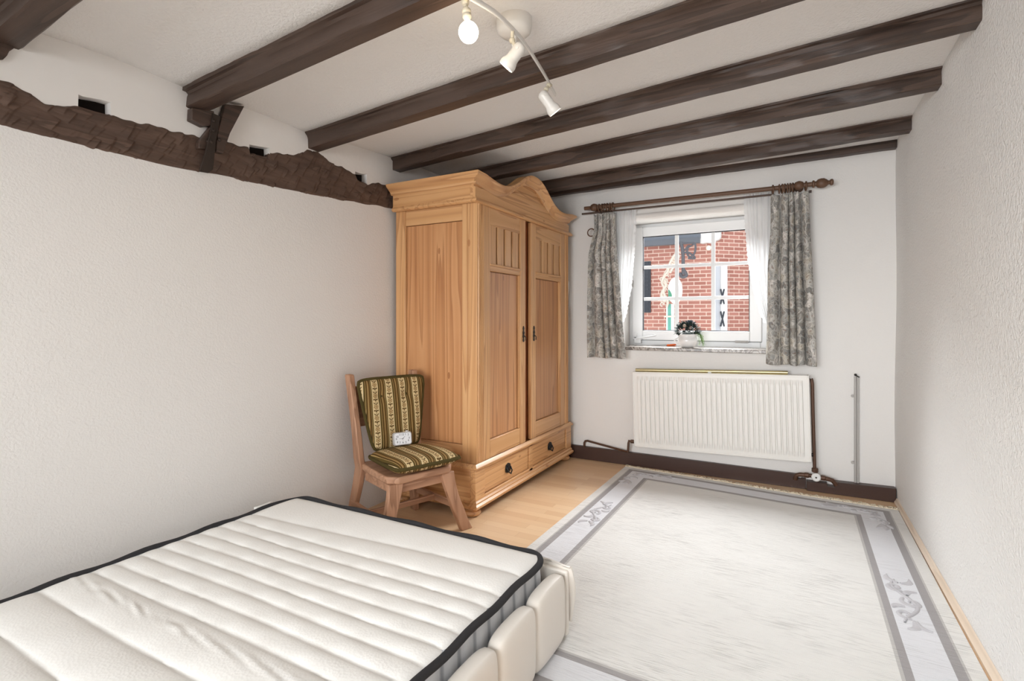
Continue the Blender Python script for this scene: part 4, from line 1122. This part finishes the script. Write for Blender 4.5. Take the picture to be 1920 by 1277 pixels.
for x in (.25, 1.0):
    mb = MB(); mb.box(x-.02, x+.02, .06, .12, .08, .5); rlink('wall_bracket', mb, CREAMRAD)
mb = MB(); mb.lathe((RWD+.002, .012, .05), [(.012, 0), (.012, .012)], (1,0,0), 10); rlink('bleed_plug', mb, BLACKIRON)
a, b = ony(1192, 694, 4.335), ony(1477, 699, 4.335)
bz = .19+RHT+.004+.012
mb = MB(); dv = b-a
mb.tube([a+Vector((0,0,.001)), b+Vector((0,0,.001))], .0135, 12); mb.tube([a+Vector((.002,.0,-.0125)), b+Vector((0,0,-.0125))], .005, 8)
q = a.lerp(b, .52); mb2 = MB(); mb2.box(q.x-.012, q.x+.012, q.y-.014, q.y-.004, q.z-.015, q.z-.004)
brs = thing('brass_rail', 'brass coloured rail lying along the top of the radiator', 'rail', tuple(a.lerp(b, .5)))
link('rail_bar', mb, BRASS, brs); link('clip', mb2, WHITEP, brs)
# supply pipe with valve at the right
pv = thing('radiator_pipe', 'brown copper riser with a round white valve beside the radiator', 'pipe', tuple(ony(1529, 900, 4.34)))
Yp = 4.345
mb = MB(); mb.tube([ony(1520.5, 711, Yp), ony(1521, 710.5, Yp), ony(1522, 713, Yp), ony(1523, 720, Yp), ony(1525, 800, Yp), ony(1527.5, 885, Yp)], .0115, 12); link('riser', mb, COPPER, pv, smooth=60)
mb = MB(); c = ony(1528, 881, Yp); mb.lathe(c-Vector((0,0,.0)), [(.017,-.018),(.022,-.014),(.022,.01),(.017,.014)], (0,0,1), 8); link('union_nut', mb, COPPER, pv, bevel=.002)
c = ony(1530, 894, Yp)
mb = MB(); mb.lathe(c+Vector((0,.02,0)), [(.02,-.02),(.024,0),(.024,.03)], (0,-1,0), 14)
for du in (-1, 1):
    for q in (.022, .04): pass
mb.lathe(c+Vector((-.075,0,.003)), [(.014,0),(.019,.004),(.019,.028),(.014,.032),(.014,.05)], (1,0,0), 8)
mb.lathe(c+Vector((.028,0,-.002)), [(.014,0),(.019,.004),(.019,.028),(.014,.032)], (1,0,0), 8)
link('valve_body', mb, COPPER, pv, bevel=.002)
mb = MB(); mb.tube([c+Vector((-.06,0,.003)), c+Vector((-.10,0,.002)), c+Vector((-.122,.004,-.006)), c+Vector((-.13,.008,-.028)), c+Vector((-.132,.012,-.04))], .0155, 12); link('left_elbow', mb, COPPER, pv, smooth=60)
mb = MB(); mb.tube([c+Vector((.05,0,-.003)), c+Vector((.075,0,-.006)), c+Vector((.10,.002,-.012)), c+Vector((.118,.006,-.032)), c+Vector((.124,.008,-.044))], .0155, 12); link('right_elbow', mb, COPPER, pv, smooth=60)
mb = MB(); mb.lathe(c+Vector((0,-.008,0)), [(.027,0),(.030,.004),(.030,.012),(.025,.017),(.006,.017)], (0,-1,0), 24); dialp = link('valve_dial', mb, plain('valve_white', col(232,232,230), .4), pv)
mb = MB(); mb.lathe(c+Vector((0,-.0235,0)), [(.006,0),(.006,.004),(0,.004)], (0,-1,0), 12); link('dial_screw', mb, IRON, dialp)
# return pipe at the left
rpn = thing('return_pipe', 'thin brown pipe rising from the skirting to the left end of the radiator', 'pipe', tuple(ony(1140, 838, 4.36)))
mb = MB(); mb.tube([ony(1191, 828, 4.345), ony(1183, 828, 4.345), ony(1179.5, 826.5, 4.345), ony(1178.5, 831, 4.345), ony(1177.5, 847, 4.345)], .010, 10); link('riser', mb, COPPER, rpn, smooth=60)
mb = MB(); mb.lathe(ony(1186, 828, 4.345), [(.015,-.015),(.016,0),(.015,.015)], (1,0,0), 8); link('union_nut', mb, COPPER, rpn)
mb = MB(); mb.tube([ony(1178, 847, 4.345), ony(1172, 846, 4.36), ony(1130, 834.5, 4.385), ony(1101, 826.5, 4.395), ony(1097.5, 827, 4.395), ony(1095.5, 830, 4.395), ony(1095, 841, 4.395)], .009, 10); link('sloping_run', mb, COPPER, rpn, smooth=60)
# cable conduit
cd = thing('cable_conduit', 'grey cable conduit running up the wall right of the radiator', 'conduit', tuple(ony(1605, 905, 4.41)))
t_, b_ = ony(1604, 706, 4.413), ony(1606, 905, 4.413)
mb = MB(); mb.box(b_.x-.0145, b_.x-.0015, 4.402, YB-.001, b_.z, t_.z); mb.box(b_.x+.0015, b_.x+.0145, 4.402, YB-.001, b_.z, t_.z); mb.box(b_.x-.002, b_.x+.002, 4.408, YB-.001, b_.z, t_.z); link('channel', mb, GREYPL, cd, bevel=.003)
for v in (743, 868):
    q = ony(1603, v, 4.405); mb = MB(); mb.lathe((q.x-.013, 4.404, q.z), [(.010, 0), (.010, .014)], (0,1,0), 10); link('clip', mb, GREYPL, cd)
mb = MB(); mb.lathe((t_.x, YB-.001, t_.z+.012), [(.008, 0), (.009, .01), (.004, .018)], (0,-1,0), 10); mb.tube([(t_.x, 4.405, t_.z+.012), (t_.x+.012, 4.395, t_.z+.002), (t_.x+.022, 4.392, t_.z-.002)], .004, 8); link('hook', mb, BLACKIRON, cd)

# ------------------------------------------------------------------ ceiling lamp
RAILZ = 2.272
cn = at(964, 36, 1.965)
lamp = thing('ceiling_spotlight', 'white three-light ceiling spot bar with one bare glowing bulb', 'ceiling light', tuple(cn))
zc = cz(2, .48, (cn.x+2.55)/3.3).z
zc = 2.395
mb = MB(); mb.lathe((cn.x, cn.y, zc+.02), [(.067,0),(.067,-.060),(.0655,-.064),(.066,-.07),(.063,-.082),(.053,-.092),(.03,-.099),(0,-.101)], n=36); link('canopy', mb, WHITEM, lamp, smooth=50)
mb = MB(); mb.lathe((cn.x+.058, cn.y+.033, zc-.01), [(.003,0),(.003,.006)], (.87,.5,0), 8); link('screw', mb, IRON, lamp)
RP_ = [(866,-14),(880,-4),(895,3),(912,12),(930,25),(946,38.5),(960,53),(973,68),(985,83),(1003,110),(1020,138),(1033,163),(1041,177)]
P_ = [onz(u, v, RAILZ) for u, v in RP_[::2]]; P_ = [2*P_[0]-P_[1]]+P_+[2*P_[-1]-P_[-2]]; pts = []
for i in range(1, len(P_)-2):
    for k in range(6):
        t = k/6; a, b, c, d = P_[i-1:i+3]; pts.append(.5*((2*b)+(c-a)*t+(2*a-5*b+4*c-d)*t*t+(3*b-a-3*c+d)*t**3))
pts.append(P_[-2])
mb = MB(); rings = []
for i, p in enumerate(pts):
    t = (pts[min(i+1,len(pts)-1)]-pts[max(i-1,0)]).normalized(); sd = t.cross(Vector((0,0,1)))
    rings.append([p+sd*.0045*cos(a)+Vector((0,0,.0105*sin(a))) for a in [2*pi*k/12 for k in range(12)]])
mb.loft(rings); link('rail', mb, WHITEM, lamp, smooth=60)
mb = MB(); mb.lathe((cn.x, cn.y, RAILZ), [(.01, 0), (.01, .06)], n=10); link('rail_stem', mb, WHITEM, lamp)
IVORY = plain('ivory_plastic', col(214,204,182), .5)
warm = NT('warm_lamp_glow', .5); warm.b.inputs['Emission Color'].default_value = (1, .86, .66, 1); warm.b.inputs['Emission Strength'].default_value = 14; warm.color((1,1,1,1))
def joint(mb, pts, r=.0065):
    mb.tube(pts, r, 10)
    for p in pts[1:-1]: mb.ball(p, r*1.7, 10)
# head 1: bare bulb
bc = at(878.5, 60.5, 1.675); so = at(873, 6, 1.675)
mb = MB(); joint(mb, [onz(874, -8, RAILZ), at(872.5, 4, 1.675), at(873, 14, 1.675)], .0075)
ax = (bc-so).normalized()
mb.lathe(so+ax*.022, [(.010,-.006),(.0145,0),(.0145,.010),(.0115,.013),(.0145,.016),(.0145,.024),(.010,.03),(.010,.052)], ax, 14)
link('lamp_socket', mb, IVORY, lamp, smooth=50)
mb = MB(); mb.ball(bc, .032, 18, 0, 1.06); bulb = link('bulb', mb, warm.m, lamp, smooth=80)
def spot(back, front, name, joint_pts):
    ax = (front-back).normalized(); L = (front-back).length
    mb = MB(); joint(mb, joint_pts); j = link('swivel_arm', mb, IVORY, lamp, smooth=60)
    mb = MB()
    prof = [(0,-.0),(.012,.002),(.020,.009),(.023,.02),(.0225,.58*L),(.0235,.66*L),(.0285,.78*L),(.0305,.86*L),(.029,L),(.027,L),(.028,.86*L),(.021,.62*L),(0,.6*L)]
    mb.lathe(back, prof, ax, 24); sh = link('lamp_shade', mb, WHITEM, lamp, smooth=50)
    mb = MB(); mb.lathe(back+ax*.66*L, [(.0,0),(.02,.0),(.0255,.2*L),(.0255,.285*L),(.015,.335*L),(0,.345*L)], ax, 20); link('reflector_bulb', mb, warm.m, sh, smooth=60)
    toc = (EYE-back).normalized(); pd = (toc-ax*toc.dot(ax)).normalized(); u = ax.cross(pd).normalized()
    d2 = (pd*.9+u*.45).normalized() if name else (pd*.9-u*.4).normalized()
    mb = MB(); mb.lathe(back+ax*.022+d2*.0215, [(.0065,0),(.0065,.002),(.003,.003)], d2, 12); link('pivot_cap', mb, WHITEM, sh)
spot(at(980, 83, 1.84), at(948.5, 126, 1.862), 1, [onz(961, 55, RAILZ)+Vector((0,0,-.006)), at(960.5, 76, 1.845), at(967, 88, 1.84)])
spot(at(1014, 172, 2.22), at(1041.5, 211, 2.242), 0, [onz(1033, 158, RAILZ)+Vector((0,0,-.004)), at(1029, 160, 2.245), at(1024, 168, 2.23), at(1018, 176, 2.215)])

# ------------------------------------------------------------------ outside: neighbour's brick house and a hanging sign
def brick(name, dim=1.0):
    t = NT(name, .9, .15); x, y, z = t.xyz(t.coords()); cb = t.n('ShaderNodeCombineXYZ'); t.l(x, cb.inputs[0]); t.l(z, cb.inputs[1])
    br = t.n('ShaderNodeTexBrick'); t.l(cb.outputs[0], br.inputs['Vector']); br.inputs['Scale'].default_value = 1
    br.inputs['Brick Width'].default_value = .235; br.inputs['Row Height'].default_value = .077; br.inputs['Mortar Size'].default_value = .009; br.inputs['Mortar Smooth'].default_value = .2
    br.inputs['Color1'].default_value = col(188,132,120); br.inputs['Color2'].default_value = col(160,104,94); br.inputs['Mortar'].default_value = col(226,204,192); br.inputs['Bias'].default_value = .1
    n = t.noise(t.coords(), 3, 3); c = t.mix(t.math('MULTIPLY', n, .35), br.outputs['Color'], col(206,158,144))
    t.color(c); t.bump(br.outputs['Fac'], -.3, .01); return t.m
BRICK = brick('red_brick'); SLATE = plain('slate_roof', col(112,118,128), .6, .3, 0, (12, .3, .02)); SHUT = plain('black_shutter', col(62,66,74), .6)
HY = 11.0
cxn = ony(1336, 560, HY).x; ez = ony(1270, 456, HY).z
house = thing('brick_house', 'red brick neighbouring house with slate eaves seen through the panes', 'house', (cxn, HY, -1))
mb = MB(); mb.box(cxn-7, cxn, HY, HY+4, -1.0, ez); link('brick_wall', mb, BRICK, house, smooth=0)
mb = MB(); mb.prism([(cxn-7.2, HY-.25, ez-.02), (cxn-7.2, HY-.25, ez+.08), (cxn-7.2, HY+2.6, ez+2.4), (cxn-7.2, HY+2.6, ez+2.2)], (7.0, 0, 0)); link('roof', mb, SLATE, house, smooth=0)
mb = MB(); e0 = ony(1212, 460, HY-.27); mb.box(cxn-7.2, cxn-.2, HY-.3, HY-.2, ez-.06, ez+.05); link('gutter', mb, plain('zinc_gutter', col(96,100,108), .5), house)
def scallop():
    mb = MB(); c = ony(1325, 448, HY-.12)
    pts = []
    for i in range(25): 
        a = pi+pi*i/24; pts.append((c.x+.26*cos(a), HY-.15, c.z+.04+(.19+.03*abs(sin(a*4)))*sin(a)*.6))
    mb.prism(pts+[(c.x+.26, HY-.15, c.z+.32), (c.x-.26, HY-.15, c.z+.32)], (0, .14, 0)); return mb
link('gable_scallop', scallop(), plain('white_render', col(236,234,232), .8), house)
p0, p1 = ony(1203, 491, HY-.03), ony(1220, 586, HY-.03)
mb = MB(); mb.box(p0.x, p1.x, HY-.06, HY, p1.z, p0.z)
for k in range(12): z = p1.z+(p0.z-p1.z)*(k+.5)/12; mb.box(p0.x+.03, p1.x-.03, HY-.075, HY-.05, z-.03, z+.02)
link('shutter', mb, SHUT, house)
mb = MB(); q = ony(1328.5, 465, HY-.12); mb.ball(q, .052, 12); mb.tube([q, q+Vector((0,.14,0))], .015, 8); link('wall_lamp', mb, plain('opal_globe', col(250,240,226), .3), house, smooth=70)
# wing that runs off to the right, with a white shuttered window at the corner
mb = MB(); mb.box(0, 7, 0, .5, 0, 8); wing = link('side_wall', mb, BRICK, house, world=False, smooth=0); wing.location = (.02, 0, 0); wing.rotation_euler = (0, 0, radians(43))
Mw = Matrix.Translation((cxn+.02, HY, -1)) @ Matrix.Rotation(radians(43), 4, 'Z')
def wingpt(u, v, y=-.03):
    Mi = Mw.inverted(); o_ = Mi @ EYE; d_ = Mi.to_3x3() @ ray(u, v); return o_+d_*((y-o_.y)/d_.y)
a0, a1 = wingpt(1340, 498), wingpt(1349, 625); b0, b1 = wingpt(1349, 498), wingpt(1361, 625)
mb = MB(); mb.box(a0.x, a1.x, -.05, 0, a1.z, a0.z); link('window_case', mb, plain('grey_window_case', col(196,200,208), .5), wing, world=False)
mb = MB(); mb.box(b0.x+.01, b1.x, -.08, -.0, a1.z, a0.z); shw = link('shutter', mb, plain('white_shutter', col(238,238,238), .6), wing, world=False)
for v0, v1 in ((542, 570), (584, 612)):
    m0_, m1_ = wingpt(1351.5, v0, -.09), wingpt(1358, v1, -.09)
    mb = MB(); mb.tube([(m0_.x, -.085, m0_.z), (m1_.x, -.085, m1_.z)], .016, 6); mb.tube([(m1_.x, -.085, m0_.z), (m0_.x, -.085, m1_.z)], .016, 6); link('painted_cross', mb, SHUT, shw, world=False)
# wrought iron hanging sign
SGY = 9.6
sg = thing('hanging_sign', 'ornate wrought iron bracket sign with a white and green oval in a scroll wreath', 'sign', tuple(ony(1280, 520, SGY)))
def T(pp, r, mb):
    P = [ony(u, v, SGY) for u, v in pp]; P = [P[0]]+P+[P[-1]]; out = []
    for i in range(1, len(P)-2):
        for k in range(6):
            t = k/6; a, b, c, d = P[i-1:i+3]
            out.append(.5*((2*b)+(c-a)*t+(2*a-5*b+4*c-d)*t*t+(3*b-a-3*c+d)*t**3))
    mb.tube(out+[P[-1]], r, 8)
mb = MB(); T([(1276,453),(1280,470),(1281,495),(1281,515)], .03, mb); T([(1276,456),(1300,456),(1304,462),(1302,475),(1294,482),(1288,474),(1290,466)], .018, mb)
T([(1282,474),(1292,474),(1303,484),(1290,484)], .018, mb); T([(1284,470),(1290,461),(1296,462)], .014, mb); T([(1281,505),(1287,516),(1279,519),(1274,512)], .03, mb)
T([(1281, 470),(1304, 456)], .012, mb)
link('bracket', mb, plain('weathered_iron', col(88,88,94), .6), sg)
GOLD = plain('pale_gilding', col(206,196,184), .45, .4, .1)
mb = MB()
for pp in ([(1270,472),(1262,482),(1256,494),(1252,508),(1246,516),(1242,524)], [(1274,478),(1268,492),(1262,502),(1256,512)], [(1244,520),(1241,530),(1245,540),(1241,550),(1242,560),(1248,566)], [(1246,524),(1249,534),(1244,544),(1247,556),(1252,566),(1250,576)]): T(pp, .022, mb)
for k in range(16):
    u = 1243+random.uniform(-2, 8); v = 520+k*3.4; c = ony(u, v, SGY); mb.tube([c+Vector((.035*cos(a), 0, .035*sin(a))) for a in [i*.6 for i in range(9)]], .011, 6)
for k in range(10):
    u = 1272-k*2.6; v = 476+k*4.2; c = ony(u, v, SGY); mb.tube([c+Vector((.035*cos(a), 0, .035*sin(a))) for a in [i*.6+k for i in range(9)]], .011, 6)
link('scroll_wreath', mb, GOLD, sg)
c = ony(1266, 545, SGY); rx_, rz_ = .115, .24
mb = MB(); mb.prism([(c.x+rx_*cos(a)*1.1, SGY-.03, c.z+rz_*sin(a)) for a in [2*pi*k/28 for k in range(28)]], (0, .06, 0)); ov = link('oval_plate', mb, plain('sign_white', col(244,242,238), .4), sg, bevel=.02)
mb = MB(); mb.prism([(c.x-.10+.05*sin(pi*t), SGY-.036, c.z+.02-.22*t) for t in [i/8 for i in range(9)]]+[(c.x-.115+.0*t, SGY-.036, c.z-.12+.14*t) for t in (0, 1)], (0, .004, 0)); link('green_stripe', mb, plain('sign_green', col(72,138,112), .5), ov)
q0, q1 = ony(1250, 570, SGY+.1), ony(1264, 700, SGY+.1)
post = thing('striped_post', 'green and white striped post below the hanging sign', 'post', (q0.x, SGY+.1, -1))
w = q1.x-q0.x
mb = MB(); mb.box(q0.x, q1.x, SGY+.06, SGY+.14, -1, q0.z); link('white_board', mb, plain('post_white', col(240,240,240), .5), post)
mb = MB(); mb.box(q0.x+w*.22, q0.x+w*.66, SGY+.05, SGY+.06, -1, q0.z); link('green_band', mb, plain('post_green', col(96,160,146), .5), post)
mb = MB(); mb.box(q0.x-.03, q1.x+.06, SGY+.03, SGY+.07, ony(1250, 595, SGY+.05).z, ony(1250, 592, SGY+.05).z); link('crossbar', mb, GOLD, post)
mb = MB(); mb.box(-14, 14, 4.79, 30, -1.05, -1.0); struct('ground', mb, plain('paved_yard', col(170,166,160), .9))

# ------------------------------------------------------------------ light
w = bpy.data.worlds.new('World'); bpy.context.scene.world = w; w.use_nodes = True
bg = w.node_tree.nodes['Background']; bg.inputs[0].default_value = (.93, .97, 1.0, 1); bg.inputs[1].default_value = 1.2
def area(name, loc, target, sx, sy, power, c):
    l = bpy.data.lights.new(name, 'AREA'); l.shape = 'RECTANGLE'; l.size = sx; l.size_y = sy; l.energy = power; l.color = c
    o = bpy.data.objects.new(name, l); C.objects.link(o); o.location = loc
    o.rotation_euler = (Vector(target)-Vector(loc)).to_track_quat('-Z', 'Y').to_euler(); return o
area('rear_fill_light', (-1.7, -4.5, 2.0), (-.65, 0, 1.35), 5.0, 3.4, 860, (.95, .98, 1))  # added fill light outside the made-up rear window
area('sky_over_yard', (-.9, 7.2, 3.9), (-.75, 4.6, 1.5), 5.0, 2.2, 2000, (.95, .98, 1))
def pl(name, loc, e, r=.035, c=(1, .78, .52)):
    l = bpy.data.lights.new(name, 'POINT'); l.energy = e; l.color = c; l.shadow_soft_size = r
    o = bpy.data.objects.new(name, l); C.objects.link(o); o.location = loc; return o
pl('bulb_light', bc, 1.7, .04)
def spt(name, loc, tgt, e):
    l = bpy.data.lights.new(name, 'SPOT'); l.energy = e; l.color = (1, .78, .52); l.spot_size = radians(95); l.spot_blend = .6; l.shadow_soft_size = .02
    o = bpy.data.objects.new(name, l); C.objects.link(o); o.location = loc; o.rotation_euler = (Vector(tgt)-Vector(loc)).to_track_quat('-Z', 'Y').to_euler()
s2, f2 = at(980, 83, 1.84), at(948.5, 126, 1.862); spt('lamp_beam', f2+(f2-s2)*.15, f2+(f2-s2)*5, 3.5)
s3, f3 = at(1014, 172, 2.22), at(1041.5, 211, 2.242); spt('lamp_beam', f3+(f3-s3)*.15, f3+(f3-s3)*5, 3.5)

# ------------------------------------------------------------------ camera
cam = bpy.data.cameras.new('Camera'); co = bpy.data.objects.new('Camera', cam); C.objects.link(co)
cam.sensor_width = 36; cam.lens = 36*F/1920; cam.shift_y = -(638.5-HZ)/1920; cam.clip_start = .02
co.location = EYE; co.rotation_euler = (pi/2, 0, math.atan2(SY, CY))
sc = bpy.context.scene; sc.camera = co
sc.view_settings.view_transform = 'Standard'; sc.view_settings.look = 'None'; sc.view_settings.exposure = -.1; sc.view_settings.gamma = 1
